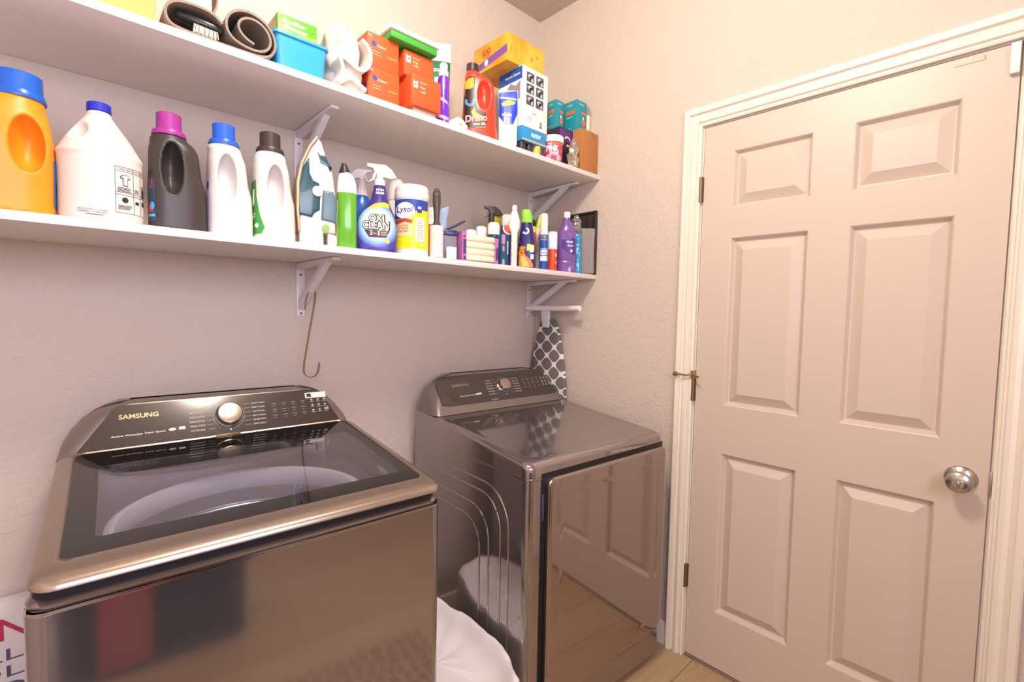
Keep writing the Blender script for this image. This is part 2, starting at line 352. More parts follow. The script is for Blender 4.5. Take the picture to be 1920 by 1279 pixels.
hp = [(-1.176, 1.335), (-1.172, 1.37), (-1.165, 1.392), (-1.155, 1.398), (-1.142, 1.394), (-1.143, 1.37), (-1.163, 1.26), (-1.180, 1.16)] + arc(-1.158, 1.135, .024, 165, 350, 9)
hp += [(-1.130, 1.158)]
tag(obj('strap_hook', MB().ribbon(hp, .011, .0025, m=Matrix.Translation((0, -.095, 0))), M_gold), 'flat brass strap bent into a J hook hanging from the left lower bracket', 'hook')

# ================================================================ WASHER AND DRYER
def face_frame(v0, z0, v1, z1): return plane_mx((0, v0, z0), (1, 0, 0), (0, v1-v0, z1-z0))
def rring(x0, x1, y0, y1, r, z, n=6, sl=None):    # rounded-rectangle ring; sl(y) gives a sloping height
    return [(x, y, z if sl is None else sl(y)+z) for x, y in rrect(x0, x1, y0, y1, r, n)]
def console(t, zb, v0, v1, zt, wd, sl):
    rs = []
    for k, (f, ins, rad) in enumerate([(0, .0, .03), (.25, .008, .035), (.5, .024, .045), (.72, .045, .05), (.88, .07, .05), (.97, .092, .05), (1.0, .104, .05), (1.025, .118, .045), (1.035, .14, .03)]):
        g = min(f, 1.0); v = v0 + (v1-v0)*g + max(0, f-1)*.5; z = zb + (zt-zb)*g + max(0, f-1)*.14
        bk = wd[1] - (.0 if f < .9 else (f-.9)*.12)
        rs.append([(x, y, z) for x, y in rrect(ins, wd[0]-ins, v, bk, min(rad, .045), 6)])
    # front corners stay tight: flatten the front edge so that the fascia lies on one plane
    return obj('console', MB().rings(rs), M_bronze2, t, smooth=50)
def fascia(t, mx, poly): return flat('control_panel', [PG(poly)], M_black, t, mx @ Matrix.Translation((0, 0, .001)), .0025)
def knob_on(t, mx, x, y, r=.031):
    b = MB().lathe([(.001, 0), (r+.004, 0), (r+.004, .002), (r+.001, .004), (r, .018), (r-.002, .021), (r-.004, .0215), (.001, .0205)], 40, mx @ Matrix.Translation((x, y, .0035)))
    return obj('cycle_dial', b, mat('dial_metal', 'b8ab9c', .22, metal=.95), t)
ink_w = K('d9d4cc', .5); ink_g = mat('logo_gold', 'a89274', .3, metal=.6)
def prints(panel, mx, logo, kx, ky, sub, lx, sx, by):
    up = mx @ Matrix.Translation((0, 0, .0039))
    flat('brand_lettering', [T('SAMSUNG', logo[2], .0125, logo[0], logo[1], .02)], ink_g, panel, up)
    flat('printed_text', [T('Active WaterJet', sub[2]*.62, .006, sub[0]-sub[2]*.2, sub[1], .02)], ink_w, panel, up); flat('printed_text', [T('Super Speed', sub[2]*.42, .006, sub[0]+sub[2]*.36, sub[1]+.001, .02)], ink_w, panel, up); flat('printed_icons', [EL(.008, .004, sub[0]+sub[2]*.72, sub[1]+.003), RC(.014, .008, sub[0]+sub[2]*.93, sub[1]+.004, .001)], ink_w, panel, up)
    dim = K('b9b4ac', .5); L_, R_, B_, I_ = [], [], [], []
    for i, s_ in enumerate(('NORMAL', 'HEAVY DUTY', 'DELICATES', 'BEDDING', 'PERM PRESS', 'ACTIVEWEAR')):
        y = ky + .030 - i*.0125; L_ += [T(s_, .034 - .004*(i == 0), .0048, kx - sx, y, .02), RC(.018, .0007, kx - sx + .030, y)]
    for i, s_ in enumerate(('QUICK WASH', 'DEEP WASH', 'WOOL', 'SELF CLEAN', 'RINSE+SPIN', 'SPIN ONLY')):
        y = ky + .030 - i*.0125; R_ += [T(s_, .034, .0048, kx + sx, y, .02), RC(.018, .0007, kx + sx - .030, y)]
    for i in range(4):
        for j in range(3): B_ += [RC(.013, .0016, lx + i*.027, ky + .022 - j*.018), RC(.009, .0011, lx + i*.027, ky + .015 - j*.018)]
    for i in range(3):
        for j in range(3): I_ += [EL(.0030, .0026, lx + .108 + i*.019, by + .018 - j*.017), RC(.012, .0013, lx + .108 + i*.019, by + .012 - j*.017)]
    flat('cycle_names', L_, dim, panel, up); flat('cycle_names', R_, dim, panel, up); flat('option_marks', B_, K('8f8a84', .5), panel, up); flat('option_icons', I_ + [T('>II', .013, .009, lx + .148, by - .014, .03)], dim, panel, up)
    flat('indicator_ring', [PG(arc(kx, ky, .0385, 0, 355, 40) + arc(kx, ky, .0365, 355, 0, 40))], K('4b6378', .3), panel, up)
    flat('indicator_light', [EL(.002, .0025, kx, ky-.040)], K('bfe6ff', .3), panel, up)

# ---- washer
W = thing('washing_machine', 'bronze top-loading washing machine with a dark glass lid, on the left', 'washing machine', (-1.8096, -.7663, 0), -.0572)
wd = .686; zs_ = .893
sl = lambda v: .085*v
b = MB().rings([rring(.004, wd-.004, .004, .698, .022, .03), rring(0, wd, 0, .70, .025, .035), rring(0, wd, 0, .70, .025, zs_-.006), rring(.003, wd-.003, .003, .698, .023, zs_-.001)], cap=False)
obj('cabinet', b, M_bronze, W)
obj('trim_strip', MB().rings([rring(.001, wd-.001, -.0015, .699, .025, zs_-.003), rring(.001, wd-.001, -.0015, .699, .025, zs_+.002)], cap=False), M_chrome, W)
for x in (.06, wd-.06):
    for y in (.06, .64): obj('foot', MB().lathe([(.001, 0), (.022, 0), (.022, .012), (.01, .014), (.01, .032), (.001, .032)], 16, Matrix.Translation((x, y, 0))), K('2a2828'), W)
# top cover: rim with a sloping upper face round the basin
b = MB(); o1 = rring(.002, wd-.002, .002, .698, .03, zs_+.002); o2 = rring(.001, wd-.001, .001, .699, .03, .903); o3 = rring(.006, wd-.006, .008, .694, .03, .908, sl=lambda y: sl(y)*.8)
i1 = rring(.045, wd-.045, .045, .60, .03, .912, sl=lambda y: sl(y)*.8); i2 = rring(.05, wd-.05, .05, .595, .03, .885)
t_ = [o1, o2, o3, i1, i2]; t_.append(o1); b.rings(t_, cap=False); obj('top_cover', b, M_bronze, W)
obj('lid_gap_shade', MB().rings([rring(.008, wd-.008, .006, .60, .03, .905), rring(.008, wd-.008, .006, .60, .03, .925, sl=lambda y: sl(y))], cap=False), M_dark, W)  # dark ring that paints the shade in the gap under the lid lip
# basin deck with round mouth, tub
cxT, cyT, rT = .340, .275, .243; n = 64
outer = []; 
for k in range(n):
    a = 2*PI*k/n; c, q = math.cos(a), math.sin(a); x0, x1, y0, y1 = .048-cxT, wd-.048-cxT, .048-cyT, .598-cyT
    s1 = min((x1 if c > 0 else x0)/c if abs(c) > 1e-6 else 9, (y1 if q > 0 else y0)/q if abs(q) > 1e-6 else 9); outer.append((cxT+c*s1, cyT+q*s1, .888))
circ = lambda r, z: [(cxT+r*math.cos(2*PI*k/n), cyT+r*math.sin(2*PI*k/n), z) for k in range(n)]
obj('basin_deck', MB().rings([outer, circ(rT+.012, .886)], cap=False), K('4d494f', .35), W, smooth=20)
rim = obj('tub_ring', MB().rings([circ(rT+.014, .884), circ(rT+.012, .892), circ(rT+.004, .895), circ(rT-.004, .892), circ(rT-.010, .878), circ(rT-.006, .85), circ(rT+.002, .84)], cap=False), K('eef1f5', .3), W)
b = MB().rings([circ(rT-.006, .86), circ(rT+.004, .82), circ(rT+.004, .50), circ(rT-.02, .44), circ(.08, .43), circ(.05, .46), circ(.02, .52), circ(.002, .53)], cap=False)
obj('tub', b, M_steel, W)
b = MB()
for k in range(4): b.tube([(cxT+(rT-.001)*math.cos(a/10), cyT+(rT-.001)*math.sin(a/10), .80-k*.05) for a in range(0, 63)], .003, 6, True)
obj('tub_ridge', b, M_steel, W)
# lid
zl = lambda v: .943 + sl(v)
b = MB()
def lr(x0, x1, y0, y1, r, dz): return rring(x0, x1, y0, y1, r, dz, sl=zl)
O = [lr(.016, .670, .006, .550, .03, -.020), lr(.007, .679, -.010, .556, .035, -.017), lr(.004, .682, -.016, .557, .036, -.012), lr(.005, .681, -.015, .556, .036, -.006), lr(.009, .677, -.009, .555, .035, -.001), lr(.018, .668, .006, .552, .03, .002), lr(.030, .660, .026, .549, .024, .0035), lr(.036, .660, .040, .548, .02, .003), lr(.038, .658, .042, .546, .02, -.001), lr(.055, .64, .06, .53, .02, -.014)]
b.rings(O + [O[0]], cap=False); lid = obj('lid', b, M_satin, W, smooth=60)
gl = lambda pts, dz: [(x, y, zl(y)+dz) for x, y in pts]
po = rrect(.037, .659, .041, .547, .02, 6); pi_ = rrect(.078, .635, .100, .455, .012, 6)
b = MB().rings([gl(po, .0005), gl(pi_, .0005), gl(pi_, -.003), gl(po, -.003)], cap=False); obj('glass_border', b, glassy('smoked_border', (.03, .025, .03), .03), lid, smooth=30)
b = MB().rings([gl(pi_, .0005), gl(pi_, -.003)]); obj('glass_window', b, glassy('smoked_window', (.86, .85, .90), .02), lid, smooth=30)
obj('lid_latch', MB().box(.315, .375, .546, .560, .985, .995, .002), K('8a7350', .3, metal=.5), W)
# console
con = console(W, .972, .547, .620, 1.090, (.686, .692), None)
fm = face_frame(.549, .975, .620, 1.090)
cp = fascia(W, fm, [(.040, .012), (.650, .012), (.652, .018)] + arc(.585, .100, .028, 20, 90, 6) + arc(.125, .098, .030, 90, 160, 6) + [(.038, .020)])
knob_on(W, fm, .353, .072)
prints(cp, fm, (.155, .096, .080), .353, .070, (.150, .046, .10), .470, .075, .075)
flat('energy_sticker', [RC(.062, .018, .592, .108, .001)], K('e8e4dc', .5), cp, fm @ Matrix.Translation((0, 0, .0041)))
flat('sticker_print', [RC(.014, .012, .572, .108, .002)], K('2c2a2a'), cp, fm @ Matrix.Translation((0, 0, .0046)))

# ---- dryer
D = thing('clothes_dryer', 'bronze clothes dryer with a mirror-like front door, in the corner by the white door', 'dryer', (-.7878, -.7540, 0), -.0648)
zs_ = .849; sd = lambda v: .895 + .095*v
b = MB().rings([rring(.004, wd-.004, .004, .698, .022, .03), rring(0, wd, 0, .70, .025, .035), rring(0, wd, 0, .70, .025, zs_-.004), rring(.003, wd-.003, .003, .698, .023, zs_-.001)])
obj('cabinet', b, M_bronze, D)
for x in (.06, wd-.06):
    for y in (.06, .64): obj('foot', MB().lathe([(.001, 0), (.022, 0), (.022, .012), (.01, .014), (.01, .032), (.001, .032)], 16, Matrix.Translation((x, y, 0))), K('2a2828'), D)
obj('trim_strip', MB().rings([rring(-.0005, wd+.0005, -.001, .699, .026, zs_-.002), rring(-.0005, wd+.0005, -.001, .699, .026, zs_+.001)]), M_chrome, D)
def dr(ins, dz): return [(x, y, sd(y)+dz) for x, y in rrect(ins, wd-ins, ins*1.0, .69, .03, 6)]
b = MB().rings([rring(.001, wd-.001, .0, .698, .028, zs_+.001), rring(0, wd, -.001, .698, .03, zs_+.006), dr(0, -.018), dr(.003, -.009), dr(.009, -.003), dr(.018, 0), dr(.030, .0005), dr(.034, -.001), dr(.05, -.001)])
obj('top_cover', b, M_bronze, D, smooth=50)
console(D, .945, .520, .620, 1.080, (.686, .692), None)
fm = face_frame(.531, .959, .620, 1.080)
cp = fascia(D, fm, [(.040, .026)] + arc(.075, .040, .022, 250, 270, 2) + [(.640, .018), (.650, .026)] + arc(.585, .118, .028, 20, 90, 6) + arc(.072, .118, .028, 90, 170, 6))
knob_on(D, fm, .362, .082, .028)
prints(cp, fm, (.150, .102, .080), .362, .080, (.165, .052, .07), .480, .072, .085)
flat('cycle_label', [RC(.034, .007, .292, .022)], K('4f7fa6'), cp, fm @ Matrix.Translation((0, 0, .0046)))
# pressed ribs on the left side
b = MB()
def siderib(v1, v0, zt, rr, zb, dep=.0): return [(-.0005, y, z) for y, z in [(v1, zt-.01), (v1-.02, zt)] + [(y, z) for y, z in arc(v0+rr, zt-rr, rr, 90, 180, 8)] + [(v0, zb)]]
for v1, v0, zt, rr in ((.60, .085, .790, .12), (.57, .125, .755, .10), (.55, .185, .700, .10), (.52, .235, .650, .09)):
    b.tube(siderib(v1, v0, zt, rr, .16), .0028, 6)
obj('side_rib', b, M_bronze, D)
# door in a dark recess
obj('door_gap', MB().box(.052, .676, -.0015, .004, .145, .862, .0005), M_dark, D)
def fr(x0, x1, z0, z1, r, y): return [(x, y, z) for x, z in rrect(x0, x1, z0, z1, r, 6)]
b = MB().rings([fr(.072, .668, .155, .846, .02, -.001), fr(.068, .671, .152, .848, .024, -.006), fr(.066, .672, .150, .850, .026, -.018), fr(.070, .669, .153, .847, .026, -.023), fr(.080, .660, .163, .838, .024, -.025), fr(.110, .628, .193, .800, .03, -.025), fr(.113, .625, .196, .797, .03, -.0235), fr(.13, .61, .21, .78, .03, -.0235)])
dd = obj('door', b, mat('bronze_mirror', 'b0a59e', .06, metal=.92), D, smooth=45)
obj('kick_panel', MB().rings([fr(.002, wd-.002, .03, .140, .004, 0), fr(.004, wd-.004, .032, .138, .004, -.003)]), M_bronze, D)
obj('gap_reflection', MB().box(.0535, .062, -.004, -.001, .72, .80, .001), K('3c4962', .3), dd)  # bluish strip painted as the reflection inside the door gap

# ================================================================ ON THE FLOOR
def crumple(mb, amp, sc, seed=0, k=None):
    from mathutils import noise
    for v in mb.b.verts:
        d = noise.noise_vector(v.co*sc + Vector((seed, 0, 0))); v.co += d*amp*(k(v.co) if k else 1)
    return mb
t = thing('waste_bin', 'white bin with a crumpled white bag liner between the washer and dryer', 'bin', (-.947, -.52, 0))
b = MB().loft([(.0, .11, .26, 3, 0, 0), (.012, .115, .265, 3, 0, 0), (.30, .138, .30, 2.6, 0, 0), (.31, .142, .304, 2.6, 0, 0), (.31, .134, .296, 2.6, 0, 0), (.02, .11, .26, 3, 0, 0)], 48); obj('bin_body', b, K('d9d4d2'), t)
rs = [(.16, .148, .318, 2.5), (.20, .150, .322, 2.5), (.26, .150, .324, 2.4), (.30, .150, .324, 2.4), (.326, .147, .320, 2.4), (.334, .140, .312, 2.4), (.328, .130, .300, 2.4), (.30, .124, .29, 2.4), (.27, .110, .26, 2.3), (.255, .08, .20, 2.2), (.25, .04, .10, 2), (.252, .004, .01, 2)]
b = MB(); q = []
for z, hx, hy, e in rs: q.append((z, hx, hy, e, 0, 0))
b.loft(q, 110, cap=False); bmesh.ops.subdivide_edges(b.b, edges=[e for e in b.b.edges if abs(e.verts[0].co.z-e.verts[1].co.z) > .004 or True][:0], cuts=1)
crumple(b, .010, 14, 3); crumple(b, .004, 45, 8)
obj('bag_liner', b, mat('thin_plastic_bag', 'ece6e6', .35, bump=.5, bscale=18, coat=.2), t, smooth=80)
t = thing('canvas_sign', 'white canvas sign with red and blue-grey letters, left of the washer', 'sign', (-2.02, -.035, 0))
host = obj('canvas', MB().box(-.17, .215, -.022, .022, .09, .612, .003), mat('canvas_cloth', 'e9e2df', .8, bump=.2, bscale=600), t)
decal('red_lettering', [T('WASH IN', .33, .056, 0, 0, .01)], K('c2355a', .6), host, 0, (.018, 0, .548), step=0)
for s_, z_ in (('WE WILL', .483), ('FOLD OL', .441), ('AND ID', .400)): decal('lettering', [T(s_, .30, .029)], K('5a5a7c', .6), host, 0, (.022, 0, z_), step=0)
def rug():
    m = mat('rug_pile', 'b59a78', .95, bump=.6, bscale=400); nt = m.node_tree; bb = nt.nodes['Principled BSDF']
    tc = nt.nodes.new('ShaderNodeTexCoord'); v = nt.nodes.new('ShaderNodeTexVoronoi'); v.feature = 'DISTANCE_TO_EDGE'; v.inputs['Scale'].default_value = 22; v.inputs['Randomness'].default_value = .6
    r = nt.nodes.new('ShaderNodeValToRGB'); r.color_ramp.elements[0].color = (*lin('d8c4a4'), 1); r.color_ramp.elements[1].color = (*lin('94795a'), 1); r.color_ramp.elements[0].position = .03; r.color_ramp.elements[1].position = .08
    nt.links.new(tc.outputs['Object'], v.inputs['Vector']); nt.links.new(v.outputs[0], r.inputs[0]); nt.links.new(r.outputs[0], bb.inputs['Base Color']); return m
tag(obj('floor_rug', MB().box(-1.75, -.80, -1.62, -1.02, 0.0, .010, .003), rug()), 'patterned tan rug on the floor before the washer, seen in its reflection', 'rug')

t = thing('reflection_stand_in', 'plum hamper with a rust red towel, added out of view to darken the washer reflection', 'hamper', (-1.66, -2.17, 0))  # unseen dark object added to shape what the washer front reflects
b = MB().rings([[(x, y, z) for x, y in rrect(-.28-k*.02, .28+k*.02, -.17, .17, .05, 6)] for z, k in ((0, 0), (.02, .3), (.70, 1), (.715, .9), (.70, .6), (.05, 0))]); obj('stand_in_body', b, K('3f3745', .8), t)
b = MB().rings([[(x, y, z) for x, y in rrect(-.26, .26, -.14, .14, .06, 6)] for z in (.06, .60, .66)]); obj('laundry', crumple(b, .02, 9, 3), K('4b4a5e', .9), t)
b = MB().ribbon([(.180, .04), (.184, .30), (.187, .60), (.183, .705), (.16, .735), (.10, .72)], .15, .012, m=Matrix.Translation((-.10, 0, 0)) @ Matrix.Rotation(PI/2, 4, 'Z')); obj('towel', b, K('b04a38', .9), t, smooth=60)

# ---- ironing board standing in the corner
t = thing('ironing_board', 'ironing board with grey and white lattice cover standing upright in the corner', 'ironing board', (-.028, -.128, 0))
def cover_mat():
    m = mat('lattice_cloth', '7d7977', .85); nt = m.node_tree; bb = nt.nodes['Principled BSDF']
    tc = nt.nodes.new('ShaderNodeTexCoord'); sx = nt.nodes.new('ShaderNodeSeparateXYZ'); nt.links.new(tc.outputs['Object'], sx.inputs[0])
    def mth(op, a, b_=None, c=None):
        k = nt.nodes.new('ShaderNodeMath'); k.operation = op
        for i, z in enumerate((a, b_, c)):
            if z is None: continue
            if isinstance(z, (int, float)): k.inputs[i].default_value = z
            else: nt.links.new(z, k.inputs[i])
        return k.outputs[0]
    # quatrefoil lattice: |cos u + cos v| band with scalloped wobble
    u = mth('MULTIPLY', sx.outputs[1], 2*PI/.094); v = mth('MULTIPLY', sx.outputs[2], 2*PI/.084)
    u2 = mth('ADD', u, mth('MULTIPLY', mth('SINE', mth('MULTIPLY', u, 2)), -.10)); v2 = mth('ADD', v, mth('MULTIPLY', mth('SINE', mth('MULTIPLY', v, 2)), -.10))
    a = mth('ABSOLUTE', mth('ADD', mth('COSINE', u2), mth('COSINE', v2))); k = mth('LESS_THAN', a, .27)
    mx = nt.nodes.new('ShaderNodeMix'); mx.data_type = 'RGBA'; mx.inputs[6].default_value = (*lin('78726f'), 1); mx.inputs[7].default_value = (*lin('f2eeea'), 1)
    nt.links.new(k, mx.inputs[0]); nt.links.new(mx.outputs[2], bb.inputs['Base Color']); return m
# outline in (y, z)
half = [(.124, .06), (.124, .70), (.122, .90), (.112, 1.02), (.094, 1.14), (.070, 1.24), (.052, 1.29), (.035, 1.31), (.015, 1.318)]
ol = [(-y, z) for y, z in half] + [(y, z) for y, z in half[::-1]]
b = MB().prism([(y, z) for y, z in ol], -.010, .010, Matrix.Rotation(PI/2, 4, 'Z'), .004)
obj('board_cover', b, cover_mat(), t)
b = MB().tube([(0, -.168, 0), (0, .168, 0)], .0125, 16, m=Matrix.Translation((-.040, -.054, 1.3625))); obj('foot_bar', b, M_white, t)
b = MB().prism([(-.028, 1.352), (.028, 1.352), (.030, 1.375), (-.030, 1.375)], -.015, .011, Matrix.Translation((-.03, -.005, 0)) @ Matrix.Rotation(PI/2, 4, 'Z'), .003)
b.prism([(-.020, 1.27), (.014, 1.27), (.026, 1.355), (-.026, 1.355)], -.008, .008, Matrix.Translation((-.030, -.005, 0)) @ Matrix.Rotation(PI/2, 4, 'Z'), .003)
obj('leg', b, K('d9dde4', .3), t)

# ================================================================ HELPERS FOR THE GOODS ON THE SHELVES
def jug(rs, holes=(), dishes=(), voxel=.0028, sm=5):
    b = MB().loft(rs, 48); cut = []
    for cx, cz, w_, h_, tl in holes:
        cut.append(MB().prism(rrect(-w_/2, w_/2, -h_/2, h_/2, w_*.49, 6), -.2, .2, Matrix.Translation((cx, 0, cz)) @ Matrix.Rotation(tl, 4, 'Y')))
    for cx, cy, cz, rx, ry, rz_ in dishes:
        s_ = MB(); bmesh.ops.create_uvsphere(s_.b, u_segments=24, v_segments=14, radius=1); bmesh.ops.transform(s_.b, matrix=Matrix.Translation((cx, cy, cz)) @ Matrix.Diagonal((rx, ry, rz_, 1)), verts=s_.b.verts); cut.append(s_)
    return modded(b, cut, voxel, sm)
def cap_prof(z0, z1, r, flange=0, rib=0):
    p = [(.001, z0)]
    if flange: p += [(flange, z0), (flange+.0008, z0+.004), (flange-.002, z0+.012), (r+.002, z0+.014)]
    return p + [(r, z0 + (.015 if flange else 0)), (r*.985, z1-.002), (r-.003, z1), (.001, z1)]
def bx(t, name, w_, d_, h_, m, bev=.001, z=0, x=0, y=0): return obj(name, MB().box(x-w_/2, x+w_/2, y-d_/2, y+d_/2, z, z+h_, bev), m, t)
def carton(name, label, cat, x0, x1, y0, y1, z0, z1, m, group=None, part='carton'):
    t = thing(name, label, cat, ((x0+x1)/2, (y0+y1)/2, z0), 0, group); return t, bx(t, part, x1-x0, y1-y0, z1-z0, m)
def trigger(t, m, z, s_=1., mir=1):               # spray head, nozzle towards -x
    P_ = [(-.037, .042), (.018, .041), (.036, .028), (.052, .004), (.030, -.001), (.010, .004), (.009, -.004), (-.009, -.004), (-.009, .012), (-.016, .018), (-.020, .028), (-.037, .031)]
    h = obj('spray_head', MB().prism([(x*s_*mir, z+q*s_) for x, q in P_], -.009*s_, .009*s_, bev=.003*s_), m, t)
    P2 = [(-.012, .022), (-.019, .012), (-.022, -.002), (-.033, -.012), (-.030, -.014), (-.017, -.006), (-.012, .006), (-.008, .016)]
    obj('trigger', MB().prism([(x*s_*mir, z+q*s_) for x, q in P2], -.006*s_, .006*s_, bev=.001), m, h)
    return h

# ================================================================ LOWER SHELF
cy = -.29
t = thing('detergent_bottle', 'large orange detergent bottle with a blue cap at the left end of the lower shelf', 'bottle', (-1.836, cy, ZL), 0, 'laundry bottles on the lower shelf')
B1 = jug([(0, .070, .052, 3, 0, 0), (.006, .077, .058, 3, 0, 0), (.10, .079, .060, 3, 0, 0), (.15, .078, .060, 2.8, 0, 0), (.185, .074, .056, 2.6, 0, 0), (.205, .064, .050, 2.3, .006, 0), (.222, .050, .044, 2, .016, 0), (.236, .040, .038, 2, .026, 0)], [], [(.040, -.062, .140, .027, .055, .058), (.040, .062, .140, .027, .055, .058)])
o = obj('bottle', B1, K('f0901e', .4), t, smooth=80)
obj('cap', MB().lathe(cap_prof(.233, .284, .0375, .042), 40, Matrix.Translation((.027, 0, 0))), K('2160c8', .3), t)
decal('label', [RC(.05, .10, 0, 0, .01)], K('5a78a0', .4), o, 1.45, (.02, 0, .07))

t = thing('bleach_jug', 'white gallon jug with a small blue cap and a printed stain chart', 'jug', (-1.685, cy, ZL), 0, 'laundry bottles on the lower shelf')
B1 = jug([(0, .066, .062, 2.4, 0, 0), (.008, .072, .068, 2.4, 0, 0), (.020, .0735, .070, 2.4, 0, 0), (.138, .0735, .070, 2.4, 0, 0), (.145, .0755, .072, 2.4, 0, 0), (.152, .072, .068, 2.3, 0, 0), (.185, .055, .052, 2.1, 0, 0), (.215, .036, .034, 2, 0, 0), (.236, .022, .022, 2, 0, 0), (.246, .020, .020, 2, 0, 0)], [], [(-.045, -.045, .205, .026, .034, .034), (-.030, .05, .205, .03, .03, .032)], sm=4)
o = obj('bottle', B1, K('dcd2cc', .4), t, smooth=80)
obj('cap', MB().lathe(cap_prof(.246, .264, .0215)), K('2331c0', .3), t)
ink = K('2a2626', .6)
S = [RC(.066, .0008, 0, y_) for y_ in (.052, .043, -.002, -.007, -.046)] + [RC(.0008, .098, x_, .003) for x_ in (-.033, .001, .018, .033)]
S += [T('STAIN REMOVAL GUIDE', .060, .0035, 0, .0475), PG([(-.025, .030), (-.020, .036), (-.010, .036), (-.005, .030), (-.008, .026), (-.010, .028), (-.010, .012), (-.020, .012), (-.020, .028), (-.022, .026)])]
S += [lines(4, .026, -.016, .008, .0026), lines(3, .012, .009, .008, .003), lines(3, .011, .026, .02, .003), lines(4, .026, -.016, -.03, .0026), EL(.006, .006, -.016, -.018), EL(.0045, .006, .026, -.018), RC(.009, .006, .009, -.02), RC(.008, .018, .026, .004)]
decal('printed_chart', S, ink, o, .34, (.030, 0, .070)); decal('shirt_fill', [PG([(-.023, .030), (-.0195, .0345), (-.0105, .0345), (-.007, .030), (-.008, .0285), (-.0112, .0295), (-.0112, .0135), (-.0188, .0135), (-.0188, .0295), (-.022, .0285)])], K('dcd2cc', .4), o, .34, (.030, 0, .070), off=.0012)
S = [T('KEEP OUT OF REACH OF CHILDREN', .048, .0032, 0, .004), T('WARNING: EYE IRRITANT', .048, .0035, 0, -.001), lines(1, .03, .004, -.006, .003)]
decal('printed_text', S, ink, o, -.1, (-.012, 0, .020))
decal('brand_badge', [EL(.012, .012)], K('8d9a2c', .5), o, -1.0, (-.058, 0, .062)); decal('brand_badge', [T('9', .010, .015, 0, 0, .03)], K('eef0d8'), o, -1.0, (-.058, 0, .062), off=.0012)

def laundry(x, lab, hx, body, capc, capx, hole, label_fn, H_=.226):
    t = thing('detergent_bottle', lab, 'bottle', (x, cy, ZL), 0, 'laundry bottles on the lower shelf')
    h1, h2 = hole
    B1 = jug([(0, hx-.006, .036, 3, 0, 0), (.006, hx, .042, 3, 0, 0), (.06, hx, .044, 3, 0, 0), (.105, hx-.001, .044, 3, -.001, 0), (.135, hx-.006, .043, 3, -.004, 0), (.19, hx-.009, .042, 2.8, -.006, 0), (H_-.016, hx-.014, .039, 2.5, -.008, 0), (H_-.004, .038, .034, 2, capx, 0), (H_+.006, .030, .030, 2, capx, 0)],
             [], [(h1, -.044, h2-.006, .021, .043, .062), (h1, .050, h2-.006, .021, .043, .062), (hx+.010, 0, h2+.012, .016, .1, .022)])
    o = obj('bottle', B1, body, t, smooth=80)
    obj('cap', MB().lathe(cap_prof(H_+.003, H_+.056, .0255, .034), 40, Matrix.Translation((capx, 0, 0))), capc, t)
    label_fn(o); return t
def lab_dark(o):
    decal('label', [RC(.036, .10, 0, 0, .006)], K('3b4a63', .3), o, -1.1, (-.02, 0, .07))
    decal('label_mark', [EL(.007, .009, -.008, .0), T('U', .012, .02, .006, .045, .03), PG([(-.01, -.02), (.012, -.02), (.012, -.002), (.0, -.002)])], K('cf3f4a', .4), o, -1.1, (-.02, 0, .06), off=.0013)
    decal('label_mark', [EL(.006, .009, .006, .0), RC(.025, .006, 0, -.022)], K('56b4e0', .4), o, -1.0, (-.02, 0, .055), off=.0016)
laundry(-1.545, 'dark grey detergent bottle with a magenta cap', .058, K('3b3532', .38), K('a03590', .35), -.014, (-.014, .152), lab_dark, .222)
def lab_w1(o):
    decal('label', [RC(.03, .09, 0, 0, .006)], K('c9c2d8', .3), o, -1.15, (-.02, 0, .06)); decal('label_mark', [RC(.012, .018, 0, 0, .003)], K('2f56b8', .4), o, -1.15, (-.02, 0, .125), off=.0012)
laundry(-1.4345, 'plain white detergent bottle with a blue cap', .051, K('dad4d1', .4), K('2a62d6', .3), -.010, (-.012, .150), lab_w1, .228)
def lab_w2(o):
    decal('label', [PG([(-.02, .07), (.004, .075), (.008, .03), (.018, -.02), (.028, -.05), (.020, -.066), (-.02, -.070)])], K('3d9a3f', .4), o, -.85, (-.03, 0, .085))
    decal('label_mark', [PG([(-.008, .05), (.0, .05), (.002, .01), (-.006, .005)]), EL(.006, .006, .008, -.045), T('TIDY', .020, .008, -.0, -.02, .02, 0, 1.2)], K('eef4ee', .4), o, -.85, (-.03, 0, .085), off=.0012)
laundry(-1.329, 'white detergent bottle with a black cap and a green leafy label', .053, K('dad4d1', .4), K('3d3633', .4), -.006, (-.004, .148), lab_w2, .236)

# steam iron standing on its heel
t = thing('steam_iron', 'white and dark teal steam iron standing on its heel', 'iron', (-1.219, -.30, ZL), -.22)
q = lambda pts: [((x-588)*.00142, (463-y)*.0015) for x, y in pts]
wh = K('dfdad4', .35); teal = K('27505c', .25, coat=.3)
obj('body', MB().prism(q([(556, 462), (555, 430), (556, 350), (563, 312), (577, 281), (590, 263), (597, 268), (604, 290), (612, 318), (620, 342), (623, 360), (623, 436), (600, 436), (600, 462)]), -.036, .036, bev=.010, seg=3), wh, t)
b = MB().prism(q([(553, 438), (550, 400), (550, 350), (558, 312), (573, 280), (588, 261), (590, 264), (577, 283), (563, 314), (556, 350), (555, 400), (557, 438)]), -.044, .044, bev=.003); obj('soleplate', b, K('c6ab86', .35, metal=.5), t)
obj('water_tank', MB().prism(q([(574, 300), (575, 330), (581, 342), (592, 346), (594, 360), (593, 395), (583, 402), (578, 411), (553, 407), (551, 370), (556, 335), (565, 315)]), -.041, .041, bev=.006, seg=3), teal, t)
obj('steam_dial', MB().lathe([(.001, 0), (.014, 0), (.014, .006), (.001, .006)], 24, Matrix.Translation((q([(588, 362)])[0][0], -.040, q([(588, 362)])[0][1])) @ Matrix.Rotation(PI/2, 4, 'X')), K('d9d6dc', .4), t)
